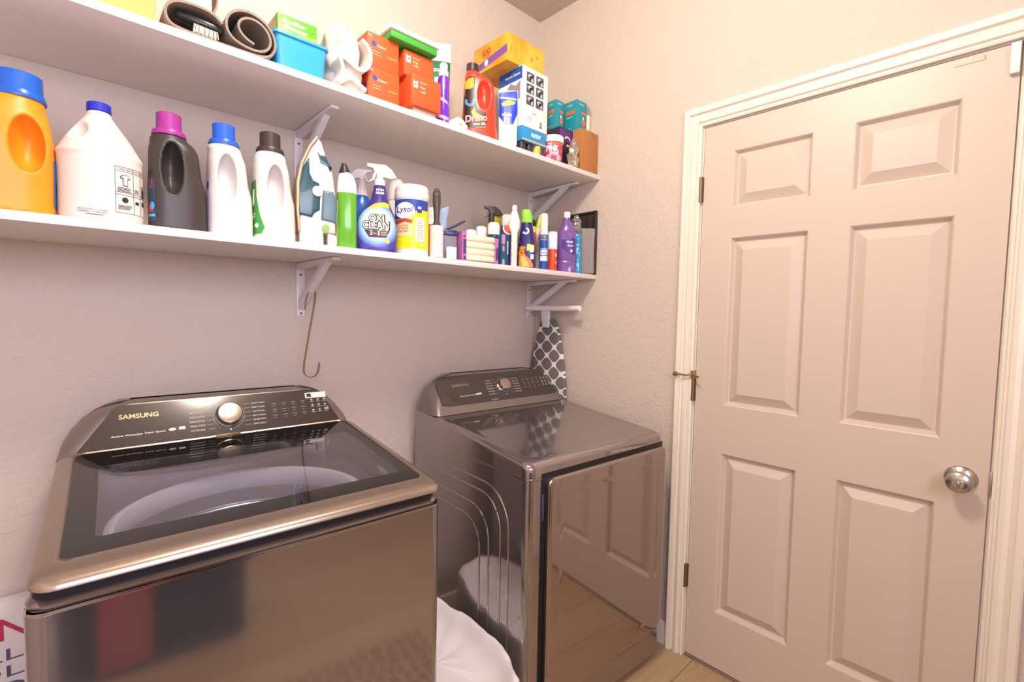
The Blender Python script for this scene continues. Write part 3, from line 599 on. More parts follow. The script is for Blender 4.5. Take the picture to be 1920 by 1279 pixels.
obj('handle', MB().prism(q([(598, 357), (620, 358), (625, 380), (624, 418), (594, 414), (596, 380)]), -.040, .040, bev=.008, seg=3), K('5e7a86', .35), t)
obj('handle_button', MB().prism(q([(600, 318), (616, 322), (620, 345), (602, 344)]), -.038, .038, bev=.004), K('e6e1dc', .35), t)
obj('control_button', MB().prism(q([(588, 286), (594, 294), (604, 294), (610, 306), (617, 314), (595, 309)]), -.038, .038, bev=.004), teal, t)
obj('power_button', MB().lathe([(.001, 0), (.010, 0), (.010, .004), (.001, .004)], 24, Matrix.Translation((q([(604, 428)])[0][0], -.036, q([(604, 428)])[0][1])) @ Matrix.Rotation(PI/2, 4, 'X')), K('7cb342', .4), t)
obj('heel', MB().prism(q([(608, 463), (608, 436), (625, 440), (625, 463)]), -.034, .034, bev=.003), K('e3d3c9', .4), t)

t = thing('toilet_cleaner_bottle', 'bright green cleaner bottle with a white angled neck and black tip', 'bottle', (-1.134, -.315, ZL), -.4)
o = obj('bottle', MB().loft([(0, .026, .023, 3, 0, 0), (.004, .029, .026, 3, 0, 0), (.09, .029, .026, 3, 0, 0), (.155, .028, .026, 2.6, .002, 0), (.166, .028, .025, 2.4, .002, 0)]), mat('green_liquid', '63ab2c', .2, coat=.3, var=.15, vscale=9), t)
obj('neck', MB().loft([(.165, .0285, .0255, 2.4, .002, 0), (.195, .027, .023, 2.2, .002, 0), (.215, .022, .018, 2, .0, 0), (.228, .014, .013, 2, -.004, 0)]), K('f1efe6', .3), t)
obj('cap', MB().loft([(.222, .016, .015, 2, -.004, 0), (.228, .0155, .0145, 2, -.004, 0), (.243, .010, .010, 2, -.005, 0), (.253, .006, .006, 2, -.006, 0)], 20), K('2f2b2b', .4), t)
decal('label', [RC(.028, .13, 0, 0, .003)], K('e8e2cd', .4), o, -1.25, (-.01, 0, .078)); decal('label_band', [RC(.024, .022, 0, 0)], K('e7ae2a', .4), o, -1.25, (-.01, 0, .06), off=.0012)
decal('barcode', [RC(.0012 if i % 3 else .0022, .03, -.008+i*.0026, 0) for i in range(7)], K('6f675c'), o, -1.25, (-.01, 0, .028), off=.0012, step=0)

t = thing('spray_bottle', 'clear and blue spray bottle with a white head, behind the green bottle', 'spray bottle', (-1.010, -.16, ZL), -.4)
obj('bottle', MB().loft([(0, .030, .024, 3, 0, 0), (.005, .034, .027, 3, 0, 0), (.16, .034, .027, 2.6, 0, 0), (.20, .024, .022, 2, 0, 0), (.215, .013, .013, 2, 0, 0)]), K('1f5fb0', .25), t)
obj('neck', MB().loft([(.205, .02, .018, 2, 0, 0), (.245, .013, .013, 2, 0, 0), (.262, .012, .012, 2, 0, 0)], 24), K('d5ced6', .3), t); trigger(t, K('efe9ea', .35), .262, .8, -1)

# stain remover spray
t = thing('spray_bottle', 'blue and purple stain remover spray with a white trigger head', 'spray bottle', (-1.040, -.325, ZL), -.45)
o = obj('bottle', MB().loft([(0, .050, .026, 2.8, 0, 0), (.004, .056, .030, 2.8, 0, 0), (.05, .060, .034, 2.6, 0, 0), (.085, .059, .034, 2.5, 0, 0), (.115, .053, .031, 2.4, 0, 0), (.14, .038, .026, 2.2, .004, 0), (.16, .027, .021, 2, .007, 0), (.19, .020, .018, 2, .008, 0), (.205, .017, .016, 2, .008, 0)], 56), K('3d2f86', .3), t)
def oxi_mat():
    m = mat('label_burst', '9fc6ea', .3, var=-1); nt = m.node_tree; bb = nt.nodes['Principled BSDF']; tc = nt.nodes.new('ShaderNodeTexCoord'); mp = nt.nodes.new('ShaderNodeMapping')
    mp.inputs['Location'].default_value = (0, 0, -.082*14.5); mp.inputs['Scale'].default_value = (14.5, 0, 14.5); gr = nt.nodes.new('ShaderNodeTexGradient'); gr.gradient_type = 'SPHERICAL'; r = nt.nodes.new('ShaderNodeValToRGB')
    e = r.color_ramp.elements; e[0].position = 0; e[0].color = (*lin('4a46a8'), 1); e[1].position = .75; e[1].color = (*lin('fbf6ea'), 1)
    for p, c in ((.12, '6f86d8'), (.32, '9fd0f4'), (.52, 'f6f8ff')): k = e.new(p); k.color = (*lin(c), 1)
    nt.links.new(tc.outputs['Object'], mp.inputs[0]); nt.links.new(mp.outputs[0], gr.inputs[0]); nt.links.new(gr.outputs[0], r.inputs[0]); nt.links.new(r.outputs[0], bb.inputs['Base Color']); return m
lb = decal('label', [PG([(-.048, -.070), (-.057, -.03), (-.058, .0), (-.052, .03), (-.036, .052), (-.012, .068), (.018, .072), (.036, .058), (.050, .030), (.057, 0), (.055, -.03), (.046, -.066), (.02, -.062), (-.02, -.062)])], oxi_mat(), o, 0, (0, 0, .075))
decal('yellow_band', [PG([(-.030, .050), (-.006, .067), (.02, .073), (.034, .070), (.036, .056), (.018, .059), (-.006, .053)])], K('f0cf22', .4), o, 0, (0, 0, .079), off=.0010)
decal('banner', [PG([(-.038, -.005), (.036, -.005), (.026, -.026), (-.024, -.026)])], K('3a2a6e', .4), o, 0, (0, 0, .070), off=.0012)
sh, fc = K('3f3c20', .4), K('fdfbf2', .4)
for s_, w_, h_, x_, z_ in (('OXI', .042, .021, -.002, .101), ('CLEAN', .074, .023, -.004, .080)):
    decal('lettering_shadow', [T(s_, w_+.007, h_+.006, x_+.001, 0, .10)], sh, o, 0, (0, 0, z_), off=.0014); decal('lettering', [T(s_, w_, h_, x_, 0, .01)], fc, o, 0, (0, 0, z_), off=.0020)
decal('lettering', [T('3', .009, .014, -.018, 0, .03), T('1', .006, .014, .004, 0, .03), T('in', .008, .005, -.007, -.001, .02), T('DEEP', .018, .005, .020, .003, .02), T('CLEAN', .020, .005, .020, -.004, .02)], K('e8c53a', .4), o, 0, (0, 0, .0565), off=.0022)
decal('lettering', [T('STAIN', .022, .007, .0, .006, .03), T('FIGHTER', .024, .007, .0, -.004, .03)], fc, o, .15, (.006, 0, .184), off=.001)
decal('label_dot', [EL(.006, .006, .030, 0)], K('e9dd30', .4), o, 0, (0, 0, .033), off=.0014)
obj('collar', MB().lathe([(.001, .202), (.016, .202), (.016, .222), (.012, .226), (.001, .226)], 28, Matrix.Translation((.008, 0, 0))), K('e6e1dc', .35), t)
h = trigger(t, K('e6e1dc', .35), .228, 1.0); h.location.x = .008
for c_ in h.children: pass
t = thing('air_freshener', 'white rounded air freshener can behind the wipes canister', 'can', (-.893, -.185, ZL), 0)
obj('can', MB().lathe([(.001, 0), (.030, 0), (.031, .004), (.031, .2), (.028, .205), (.001, .205)]), K('e9dfe2', .3), t); obj('cap', MB().lathe([(.001, .205), (.030, .205), (.031, .23), (.028, .262), (.018, .278), (.001, .281)]), K('f2e8e6', .35), t)

t = thing('wipes_canister', 'tall white canister of disinfecting wipes with a blue and yellow label', 'canister', (-.915, -.322, ZL), 0)
o = obj('canister', MB().lathe([(.001, 0), (.050, 0), (.0535, .004), (.0535, .185), (.001, .185)], 56), K('e2ddd8', .35), t)
lid = obj('lid', MB().lathe([(.001, .180), (.0545, .180), (.0555, .184), (.0555, .199), (.0540, .202), (.0545, .205), (.0540, .216), (.050, .224), (.030, .228), (.001, .228)], 56), K('e4e0db', .35), t)
ph = -.56
decal('label', [RC(.20, .150, 0, 0)], K('f3e81e', .4), o, ph, (0, 0, .098), off=.0006) if False else None
lab = obj('label', MB().loft([(.022, .0540, .0540), (.176, .0540, .0540)], 56, cap=False), K('f2e622', .35), t)
decal('blue_band', [PG([(-.07, .03), (.07, .03), (.07, .0), (.02, -.002), (-.02, -.030), (-.07, -.034)])], K('2847a8', .4), lab, ph, (0, 0, .146))
decal('oval', [EL(.030, .026, -.020, 0)], K('f8f9fb', .4), lab, ph, (0, 0, .140), off=.0012); decal('lettering', [T('Lysol', .050, .024, -.021, .0, .01, .2)], K('20307a', .4), lab, ph, (0, 0, .141), off=.0018)
decal('red_swoosh', [PG([(-.05, .004), (-.02, .010), (.002, .004), (.002, -.006), (-.02, .000), (-.05, -.008)])], K('c23a3e', .4), lab, ph, (0, 0, .106), off=.0016)
decal('cream_panel', [PG([(-.05, .016), (-.02, .022), (.004, .018), (.004, -.02), (-.05, -.02)])], K('f4dca2', .4), lab, ph, (0, 0, .080), off=.0008)
decal('lettering', [T('KILLS 99.9%', .032, .006, -.026, .011, .02), T('OF VIRUSES', .032, .006, -.026, .002, .02), T('& BACTERIA', .032, .006, -.026, -.007, .02)], K('cf4a45', .4), lab, ph, (0, 0, .082), off=.0014)
decal('text_panel', [RC(.028, .075, .026, 0, .002)], K('f2eddc', .4), lab, ph, (0, 0, .082), off=.001); decal('printed_text', [lines(12, .024, .026, .03, .0055)], K('8a8672', .5), lab, ph, (0, 0, .082), off=.0016)
decal('blue_badge', [RC(.014, .030, .024, 0, .002)], K('2b3f9e', .4), lab, ph, (0, 0, .150), off=.0014); decal('badge_mark', [T('80', .011, .009, .024, 0, .03)], K('f4d8e4', .4), lab, ph, (0, 0, .150), off=.002)
decal('diamond_mark', [PG([(-.006, 0), (0, -.006), (.006, 0), (0, .006)])], K('f4efe2', .4), lab, ph+.65, (0, 0, .036), off=.001)

t = thing('lint_roller', 'lint roller with a dark brown handle and white sticky sheets', 'lint roller', (-.834, -.345, ZL), -.5)
obj('sheet_roll', MB().lathe([(.001, .004), (.0235, .004), (.0235, .108), (.010, .110), (.001, .110)], 40), K('ddd7d8', .6), t); obj('core', MB().lathe([(.001, 0), (.018, 0), (.018, .005), (.001, .005)], 24), K('8d8a82'), t)
hd = jug([(.105, .020, .010, 2, 0, 0), (.112, .014, .010, 2, 0, 0), (.125, .009, .009, 2, 0, 0), (.15, .010, .009, 2, 0, 0), (.19, .014, .010, 2, 0, 0), (.215, .0135, .009, 2, 0, 0), (.228, .009, .007, 2, 0, 0), (.234, .003, .003, 2, 0, 0)], [(0, .217, .006, .010, 0)], (), .0014, 2)
obj('handle', hd, K('4a403c', .3), t, smooth=80)
t = thing('spray_can', 'clear-topped can with a red and white label behind the lint roller', 'can', (-.768, -.22, ZL), 0)
obj('can', MB().lathe([(.001, 0), (.026, 0), (.026, .150), (.001, .150)]), K('d8502e', .4), t); obj('cap', MB().lathe([(.001, .150), (.026, .150), (.0255, .175), (.020, .196), (.001, .198)]), K('dcdadd', .3), t)
obj('label_band', MB().loft([(.135, .0265, .0265), (.158, .0265, .0265)], 32, cap=False), K('f6f2ee', .4), t)
t = thing('scrub_brush', 'blue-grey flat plastic scraper leaning against the red and white can', 'scraper', (-.745, -.255, ZL), -.5)
obj('blade', MB().prism([(-.012, .10), (.010, .10), (.014, .155), (.022, .196), (.0195, .203), (-.010, .192), (-.0125, .15)], -.004, .004, bev=.002), K('8ea6c4', .3), t); obj('handle', MB().prism([(-.010, 0), (.008, 0), (.009, .10), (-.011, .10)], -.006, .006, bev=.002), K('7f93b2', .3), t)
t, o = carton('small_box', 'tiny white box standing in front of the lint roller', 'box', -.812, -.780, -.3865, -.372, ZL, ZL+.040, K('fbf5ee', .4))
t = thing('plastic_case', 'navy and grey plastic case with a lid tilted open', 'case', (-.765, -.322, ZL), -.45)
o = bx(t, 'case_body', .046, .040, .085, K('7c7880', .25), .003); bx(t, 'case_top', .050, .042, .020, K('32306e', .3), .004, .085)
decal('window', [RC(.026, .030, -.006, 0, .008)], K('4d4650', .2), o, 0, (0, 0, .058)); 
obj('lid', MB().prism([(-.024, .104), (-.020, .100), (.030, .124), (.055, .138), (.052, .142), (.024, .132)], -.016, .016, bev=.002), K('3a3560', .35), t)
t = thing('cloth_pack', 'pack of folded cream cloths in a pink and purple clear wrapper', 'package', (-.640, -.325, ZL), -.06)
b = MB()
for i in range(4): b.loft([(-.064, .020, .0125, 3, 0, 0), (-.060, .023, .0135, 3, 0, 0), (.060, .023, .0135, 3, 0, 0), (.064, .020, .0125, 3, 0, 0)], 24, Matrix.Translation((0, 0, .018+i*.0235)) @ Matrix.Rotation(PI/2, 4, 'Y') @ Matrix.Rotation(PI/2, 4, 'Z'))
obj('folded_cloth', crumple(b, .0015, 40, 2), K('efe2c4', .85), t)
m_ = K('b86fae', .35)
l_ = obj('wrapper_end', MB().box(-.083, -.064, -.024, .022, 0, .108, .003), m_, t); decal('wrapper_print', [RC(.012, .05, -.073, .0), EL(.005, .008, -.072, -.04), EL(.004, .004, -.075, .035)], K('4b3f7c', .4), l_, 0, (0, 0, .055))
l_ = obj('wrapper_end', MB().box(.064, .080, -.024, .022, 0, .098, .003), m_, t); decal('wrapper_print', [RC(.010, .045, .072, -.01)], K('573a6b', .4), l_, 0, (0, 0, .05))
obj('wrapper_base', MB().box(-.083, .080, -.025, .023, 0, .0045, .001), K('4c3c58', .3), t)
for i, (x, z_, c_) in enumerate(((-.622, .132, 'low white jar lid with a pale blue edge behind the cloth pack'), (-.572, .152, 'rounder white jar with a pale blue top behind the cloth pack'))):
    t = thing('cosmetic_jar', c_, 'jar', (x, -.262, ZL), 0, 'white jars behind the cloth pack')
    obj('jar', MB().lathe([(.001, 0), (.019, 0), (.020, .004), (.020, z_-.022), (.001, z_-.022)]), K('e9eef2', .2), t); obj('lid', MB().lathe([(.001, z_-.022), (.021, z_-.022), (.021, z_-.006), (.016, z_), (.001, z_+.002)]), K('f6f6f4' if i == 0 else 'dceaf0', .3), t)
t, o = carton('slim_pack', 'slim teal and pink pack standing at the right of the cream cloths', 'package', -.545, -.508, -.350, -.328, ZL, ZL+.118, K('1f5a78', .4))
decal('printed_panel', [RC(.016, .035, -.009, .040), EL(.006, .012, -.008, .005), RC(.012, .02, -.008, -.045)], K('d98ab0', .4), o, 0, (0, 0, .06)); decal('printed_panel', [RC(.005, .05, .013, 0)], K('eadff0', .4), o, 0, (0, 0, .07))
t = thing('lotion_bottle', 'small white-capped bottle under the black trigger sprayer', 'bottle', (-.520, -.275, ZL), 0)
obj('bottle', MB().lathe([(.001, 0), (.022, 0), (.023, .004), (.023, .125), (.001, .128)]), K('2b4a63', .3), t); obj('cap', MB().lathe([(.001, .125), (.024, .125), (.024, .160), (.018, .172), (.001, .174)]), K('fbf3ee', .3), t)
t = thing('spray_bottle', 'olive yellow bottle with a black trigger head', 'spray bottle', (-.468, -.205, ZL), -.5)
obj('bottle', MB().loft([(0, .030, .024, 3, .004, 0), (.17, .032, .026, 3, .006, 0), (.200, .030, .022, 2.6, .010, 0), (.222, .022, .016, 2, .016, 0)]), K('a8961f', .3), t); obj('collar', MB().lathe([(.001, .17), (.012, .17), (.012, .222), (.001, .222)], 20, Matrix.Translation((-.008, -.022, 0))), K('3a3431'), t)
hh = trigger(t, K('39322e', .35), .214, .85); hh.location = (-.006, -.022, 0)
t = thing('laundry_booster_bottle', 'navy bottle with an orange and white round logo and clear cap', 'bottle', (-.470, -.306, ZL), -.7)
o = obj('bottle', MB().loft([(0, .028, .018, 3, 0, 0), (.004, .032, .021, 3, 0, 0), (.14, .032, .021, 3, 0, 0), (.163, .029, .019, 2.6, 0, 0)]), K('2d2f7c', .3), t)
obj('cap', MB().loft([(.163, .027, .018, 3, 0, 0), (.200, .026, .018, 3, 0, 0), (.206, .022, .014, 2.6, 0, 0)]), K('d6d4cc', .25), t)
decal('logo_ring', [EL(.026, .026, .003, 0)], K('f5f0f2', .4), o, 0, (0, 0, .152)); decal('logo', [EL(.021, .021, .003, 0)], K('e2552c', .4), o, 0, (0, 0, .153), off=.0012); decal('label_shine', [RC(.008, .06, -.016, 0, .003)], K('7d8fc8', .4), o, 0, (0, 0, .055))
t = thing('squeeze_bottle', 'tall slim white squeeze bottle without a label', 'bottle', (-.497, -.368, ZL), -.5)
obj('bottle', MB().loft([(0, .010, .008, 3, 0, 0), (.003, .012, .010, 3, 0, 0), (.125, .012, .010, 3, 0, 0), (.150, .022, .013, 2.4, 0, 0), (.175, .021, .012, 2.2, 0, 0), (.200, .013, .009, 2, 0, 0), (.212, .0085, .008, 2, 0, 0)]), K('e6e1dc', .35), t); obj('cap', MB().lathe([(.001, .211), (.010, .211), (.0105, .222), (.008, .229), (.001, .230)], 20), K('e9dcdc', .3), t)
t = thing('pet_odor_spray', 'navy pet stain spray with a lime cap and a golden dog on it', 'bottle', (-.402, -.340, ZL), -.78)
o = obj('bottle', MB().loft([(0, .034, .024, 3, 0, 0), (.004, .038, .027, 3, 0, 0), (.07, .036, .026, 2.8, 0, 0), (.12, .030, .024, 2.5, 0, 0), (.17, .023, .020, 2.2, 0, 0), (.182, .020, .018, 2, 0, 0)], 48), K('2e2c72', .3), t)
obj('cap', MB().loft([(.180, .022, .019, 2.4, 0, 0), (.205, .022, .019, 2.4, -.001, 0), (.226, .018, .016, 2.4, -.003, 0), (.232, .015, .012, 2.2, -.004, 0)], 32), K('8fdc3c', .35), t)
decal('lime_panel', [PG([(.002, .030), (.038, .026), (.038, .002), (.0, .004)])], K('c6e84a', .4), o, 0, (0, 0, .065)); decal('white_panel', [RC(.012, .026, .020, 0)], K('eef2ea', .4), o, 0, (0, 0, .075), off=.0012); decal('white_panel', [RC(.012, .020, .022, 0)], K('e6e8f2', .4), o, 0, (0, 0, .045), off=.0012)
decal('dog_picture', [PG([(-.030, -.030), (-.029, -.004), (-.032, .006), (-.033, .020), (-.029, .030), (-.020, .034), (-.008, .033), (-.003, .028), (-.003, .018), (-.007, .012), (-.008, .004), (.006, -.010), (.018, -.022), (.026, -.038), (.026, -.048), (-.030, -.048)])], K('dc8730', .5), o, 0, (0, 0, .052), off=.0010)
decal('dog_ear', [PG([(-.033, .018), (-.030, .028), (-.026, .024), (-.029, .010)]), PG([(-.004, .026), (-.002, .014), (-.007, .010), (-.009, .022)]), EL(.0035, .0028, -.018, .008), EL(.0016, .0018, -.022, .018), EL(.0016, .0018, -.013, .018)], K('5e3215', .5), o, 0, (0, 0, .052), off=.0016)
decal('dog_chest', [PG([(-.022, -.006), (-.010, -.004), (.002, -.022), (.010, -.044), (-.014, -.046), (-.022, -.026)])], K('f3c266', .5), o, 0, (0, 0, .052), off=.0013)
decal('white_curl', [PG(arc(-.004, 0, .014, 200, 440, 14) + arc(-.004, 0, .007, 440, 200, 14))], K('f3eef4', .4), o, 0, (0, 0, .146), off=.001); decal('lettering', [T('PET', .016, .010, -.024, 0, .04), T('Zap', .016, .009, -.022, -.012, .04)], K('e3b93c', .4), o, -.5, (0, 0, .118), off=.001)
t = thing('spray_can', 'orange-red can with a yellow ring and black cap', 'can', (-.318, -.282, ZL), 0)
obj('can', MB().lathe([(.001, 0), (.019, 0), (.020, .003), (.020, .150), (.016, .158), (.001, .158)]), K('c9502a', .35), t); obj('ring', MB().lathe([(.001, .158), (.0195, .158), (.0195, .184), (.001, .184)]), K('e9dc1c', .35), t); obj('cap', MB().lathe([(.001, .184), (.020, .184), (.0205, .205), (.012, .212), (.001, .213)]), K('2e2a22', .35), t)
t = thing('scrub_stick', 'lime and white stain stick leaning above the blue and white tube', 'stick', (-.285, -.215, ZL), 0, rot=(0, .28, -.7))
obj('stick', MB().loft([(.0, .010, .008, 3, 0, 0), (.20, .012, .009, 3, 0, 0)], 20), K('eeeae0', .4), t); obj('tip', MB().loft([(.20, .013, .010, 3, 0, 0), (.252, .013, .010, 3, 0, 0), (.258, .010, .007, 3, 0, 0)], 20), K('cbe23a', .4), t)
t = thing('glue_bottle', 'slim white tube with a bold blue label', 'tube', (-.315, -.352, ZL), -.8)
o = obj('tube', MB().lathe([(.001, 0), (.0175, 0), (.018, .003), (.018, .142), (.001, .142)]), K('2456a8', .35), t); obj('cap', MB().lathe([(.001, .142), (.0165, .142), (.015, .222), (.012, .228), (.001, .228)]), K('eee6dc', .35), t)
decal('white_band', [RC(.05, .018, 0, 0)], K('9aa6b8', .4), o, 0, (0, 0, .128)); decal('white_band', [RC(.05, .052, 0, 0)], K('eff4f8', .4), o, 0, (0, 0, .062)); decal('lettering', [T('RESOLVE', .028, .009, 0, .018, .03), RC(.05, .003, 0, .002), RC(.05, .003, 0, -.008)], K('2b5fb4', .4), o, 0, (0, 0, .066), off=.0012); decal('lettering', [T('PRO', .022, .010, 0, 0, .03)], K('26406e', .4), o, 0, (0, 0, .128), off=.0012)
t = thing('spray_can', 'small red can with a tall white cap', 'can', (-.268, -.358, ZL), -.83)
o = obj('can', MB().lathe([(.001, 0), (.0185, 0), (.019, .003), (.019, .088), (.001, .088)]), K('d94a2e', .35), t); obj('cap', MB().lathe([(.001, .088), (.0195, .088), (.0195, .155), (.016, .160), (.001, .160)]), K('fbf4ee', .35), t)
decal('lettering', [T('&', .010, .016, .010, .02, .03), T('O', .008, .012, .011, -.012, .04)], K('f7e3a0', .4), o, .3, (0, 0, .045), off=.001)
t = thing('bottle', 'small violet bottle behind the red can', 'bottle', (-.225, -.285, ZL), 0)
obj('bottle', MB().lathe([(.001, 0), (.021, 0), (.021, .15), (.012, .175), (.001, .175)]), K('8f68b8', .3), t); obj('cap', MB().lathe([(.001, .17), (.010, .17), (.010, .20), (.001, .20)]), K('2f5a72', .3), t)
t = thing('floor_cleaner_bottle', 'clear purple floor cleaner bottle with a white cap', 'bottle', (-.157, -.338, ZL), -.87)
o = obj('bottle', MB().loft([(0, .036, .028, 3, 0, 0), (.004, .041, .032, 3, 0, 0), (.045, .041, .032, 3, 0, 0), (.050, .039, .030, 3, 0, 0), (.056, .041, .032, 3, 0, 0), (.14, .041, .032, 3, 0, 0), (.152, .039, .030, 3, 0, 0), (.165, .041, .031, 2.8, 0, 0), (.185, .037, .029, 2.4, 0, 0), (.210, .024, .022, 2, 0, 0), (.228, .014, .014, 2, 0, 0), (.238, .013, .013, 2, 0, 0)], 48), mat('purple_liquid', '8a63b4', .15, coat=.5, trans=.25), t)
obj('cap', MB().lathe([(.001, .236), (.0145, .236), (.0145, .258), (.012, .261), (.001, .261)], 28), K('f6eef0', .3), t)
decal('label', [PG([(-.02, .032), (.040, .038), (.040, -.034), (.012, -.030), (-.02, -.004)])], K('4a2f8c', .35), o, 0, (0, 0, .108)); decal('lettering', [T('Multi', .026, .010, .014, .022, .02), T('Floor', .026, .009, .018, .006, .02), EL(.005, .006, .022, -.016)], K('efe6f6', .4), o, 0, (0, 0, .108), off=.0012)
t = thing('gel_pack', 'bright blue gel pack in a crinkled clear bag', 'gel pack', (-.089, -.345, ZL), -.85)
b = MB().loft([(0, .016, .010, 2.4, 0, 0), (.01, .018, .013, 2.4, 0, 0), (.05, .019, .014, 2.2, 0, 0), (.10, .017, .012, 2.2, -.002, 0), (.15, .018, .012, 2.2, -.004, 0), (.18, .018, .012, 2, -.006, 0)], 40); bmesh.ops.subdivide_edges(b.b, edges=[e for e in b.b.edges if abs(e.verts[0].co.z-e.verts[1].co.z) > .02], cuts=4)
obj('pack', crumple(b, .004, 60, 5), K('2b9ad0', .12, coat=.6), t, smooth=25)
b = MB().loft([(.175, .014, .010, 2, -.006, 0), (.20, .022, .014, 2, -.008, 0), (.235, .020, .012, 2, -.008, 0), (.255, .008, .006, 2, -.008, 0)], 40); bmesh.ops.subdivide_edges(b.b, edges=[e for e in b.b.edges if abs(e.verts[0].co.z-e.verts[1].co.z) > .01], cuts=4)
obj('bag_top', crumple(b, .008, 70, 9), K('8f8a86', .15, coat=.6, metal=.3), t, smooth=20)
t = thing('cleaning_mitt', 'soft grey cleaning mitt propped against the black tray', 'mitt', (-.043, -.360, ZL), -1.0)
b = MB().box(-.034, .034, -.010, .010, .0, .205, .009, 3); bmesh.ops.subdivide_edges(b.b, edges=b.b.edges[:], cuts=3, use_grid_fill=True)
obj('mitt', crumple(b, .004, 22, 4), mat('grey_plush', '9a928f', .95, bump=.5, bscale=500), t, smooth=80)
t = thing('plastic_tray', 'black ribbed plastic tray standing on edge against the right wall', 'tray', (-.008, -.294, ZL), 0)
o = obj('tray', MB().box(-.003, .005, -.092, .092, 0, .284, .002), K('38322f', .4), t)
b = MB(); b.box(-.012, -.003, -.092, -.086, 0, .284, .001); b.box(-.012, -.003, .086, .092, 0, .284, .001); b.box(-.012, -.003, -.092, .092, .276, .284, .001); obj('rim', b, K('332d2a', .4), t)
for i in range(5): obj('rib', MB().box(-.007, -.002, -.084+i*.036, -.068+i*.036, .215, .262, .001), K('2b2624', .4), t)

# ================================================================ UPPER SHELF
t, o = carton('cardboard_box', 'orange-tan cardboard box at the far left of the upper shelf', 'box', -1.80, -1.588, -.36, -.16, ZU, ZU+.22, mat('orange_card', 'e3a964', .7))
t = thing('felt_mat', 'long grey felt mat rolled loosely on the upper shelf', 'mat', (-1.578, -.27, ZU))
path = [(x_*.925, z_) for x_, z_ in [(.125, .050), (.105, .066), (.07, .070), (.03, .066), (.010, .052), (.004, .034), (.010, .014), (.030, .006), (.10, .004), (.18, .004), (.220, .006), (.243, .018), (.252, .042), (.246, .070), (.225, .092), (.195, .102), (.165, .099), (.142, .084), (.132, .062), (.135, .040), (.150, .024), (.185, .015), (.215, .017), (.234, .030), (.240, .050), (.232, .072), (.210, .087), (.183, .088), (.163, .074), (.160, .055), (.175, .038), (.198, .030)]]
def smooth_path(p, k=3):
    for _ in range(k-1):
        q_ = [p[0]]
        for a, c_ in zip(p, p[1:]): q_ += [(a[0]*.75+c_[0]*.25, a[1]*.75+c_[1]*.25), (a[0]*.25+c_[0]*.75, a[1]*.25+c_[1]*.75)]
        p = q_ + [p[-1]]
    return p
felt = mat('grey_felt', '8c7f74', .9, bump=.4, bscale=300, var=.18, vscale=14)
obj('rolled_sheet', MB().ribbon(smooth_path(path), .22, .0055), felt, t, smooth=60)
obj('end_flap', MB().ribbon(smooth_path([(.098, .072), (.112, .10), (.110, .14), (.12, .19), (.15, .215)]), .05, .004, m=Matrix.Translation((0, -.06, 0))), felt, t, smooth=60)
t = thing('scrub_brush', 'black brush with pale bristles tucked inside the grey felt mat', 'brush', (-1.507, -.350, ZU+.013), 0, rot=(0, .08, -.08))
obj('handle', MB().loft([(-.046, .008, .010, 2.6, 0, 0), (-.042, .010, .013, 2.6, 0, 0), (.035, .011, .014, 2.6, 0, 0), (.046, .009, .011, 2.6, 0, 0)], 20, Matrix.Translation((0, 0, .034)) @ Matrix.Rotation(PI/2, 4, 'Y')), K('2b2a2a', .25), t)
b = MB()
for i in range(22):
    for j in range(3): x_ = -.010+i*.0022; b.tube([(x_, -.008+j*.008, .026), (x_+R.uniform(-.002, .003), -.009+j*.009, .006+R.uniform(0, .003))], .0011, 4)
o = obj('bristles', b, K('efe6cf', .7), t); o['kind'] = 'stuff'
t = thing('cloth_bag', 'white folded cloth bag behind the black brush, cut by the top of the photo', 'bag', (-1.475, -.085, ZU))
b = MB().loft([(0, .060, .05, 3, 0, 0), (.02, .066, .055, 2.6, 0, 0), (.20, .060, .045, 2.4, .01, 0), (.27, .03, .02, 2, .02, 0)], 44); bmesh.ops.subdivide_edges(b.b, edges=[e for e in b.b.edges if abs(e.verts[0].co.z-e.verts[1].co.z) > .015], cuts=4)
obj('bag', crumple(b, .010, 25, 2), K('f1e8de', .8), t, smooth=80)
t = thing('storage_bin', 'bright blue plastic bin holding the green box', 'bin', (-1.276, -.27, ZU))
def rr3(hx, hy, z, r=.012): return [(x, y, z) for x, y in rrect(-hx, hx, -hy, hy, r, 5)]
b = MB().rings([rr3(.058, .090, 0), rr3(.060, .092, .003), rr3(.066, .098, .086), rr3(.071, .103, .087), rr3(.071, .103, .094), rr3(.066, .098, .0945), rr3(.064, .096, .085), rr3(.058, .090, .006), rr3(.001, .001, .005, .0005)]); obj('bin', b, K('3aa2de', .3), t)
t, o = carton('sweeper_box', 'green box of sweeper refills sticking out of the blue bin', 'box', -1.325, -1.223, -.330, -.235, ZU+.0065, ZU+.160, K('58ad2c', .4))
decal('lettering', [T('Swiffer', .060, .012, -.008, .010, .02, .15), T('Sweeper', .062, .014, -.004, -.006, .04, .15)], K('f6fbee', .4), o, 0, (0, 0, .128)); decal('yellow_panel', [PG([(.0, .012), (.048, .016), (.048, -.018), (-.01, -.018)])], K('b8d932', .4), o, 0, (0, 0, .103), off=.0004)
decal('side_panel', [RC(.08, .12, 0, 0)], K('c9b48c', .6), o, -PI/2, (0, 0, .09), off=.0006)
t = thing('wrapped_pad', 'small white plastic-wrapped pad lying on the green box', 'package', (-1.262, -.285, ZU+.161))
b = MB().box(-.022, .030, -.03, .03, 0, .020, .008, 3); bmesh.ops.subdivide_edges(b.b, edges=b.b.edges[:], cuts=2, use_grid_fill=True); obj('pad', crumple(b, .003, 50, 6, lambda c: min(1, max(0, c.z/.01))), K('efe8da', .3), t, smooth=70)
t = thing('towel', 'crumpled white towel stuffed between the blue bin and red boxes', 'towel', (-1.142, -.285, ZU))
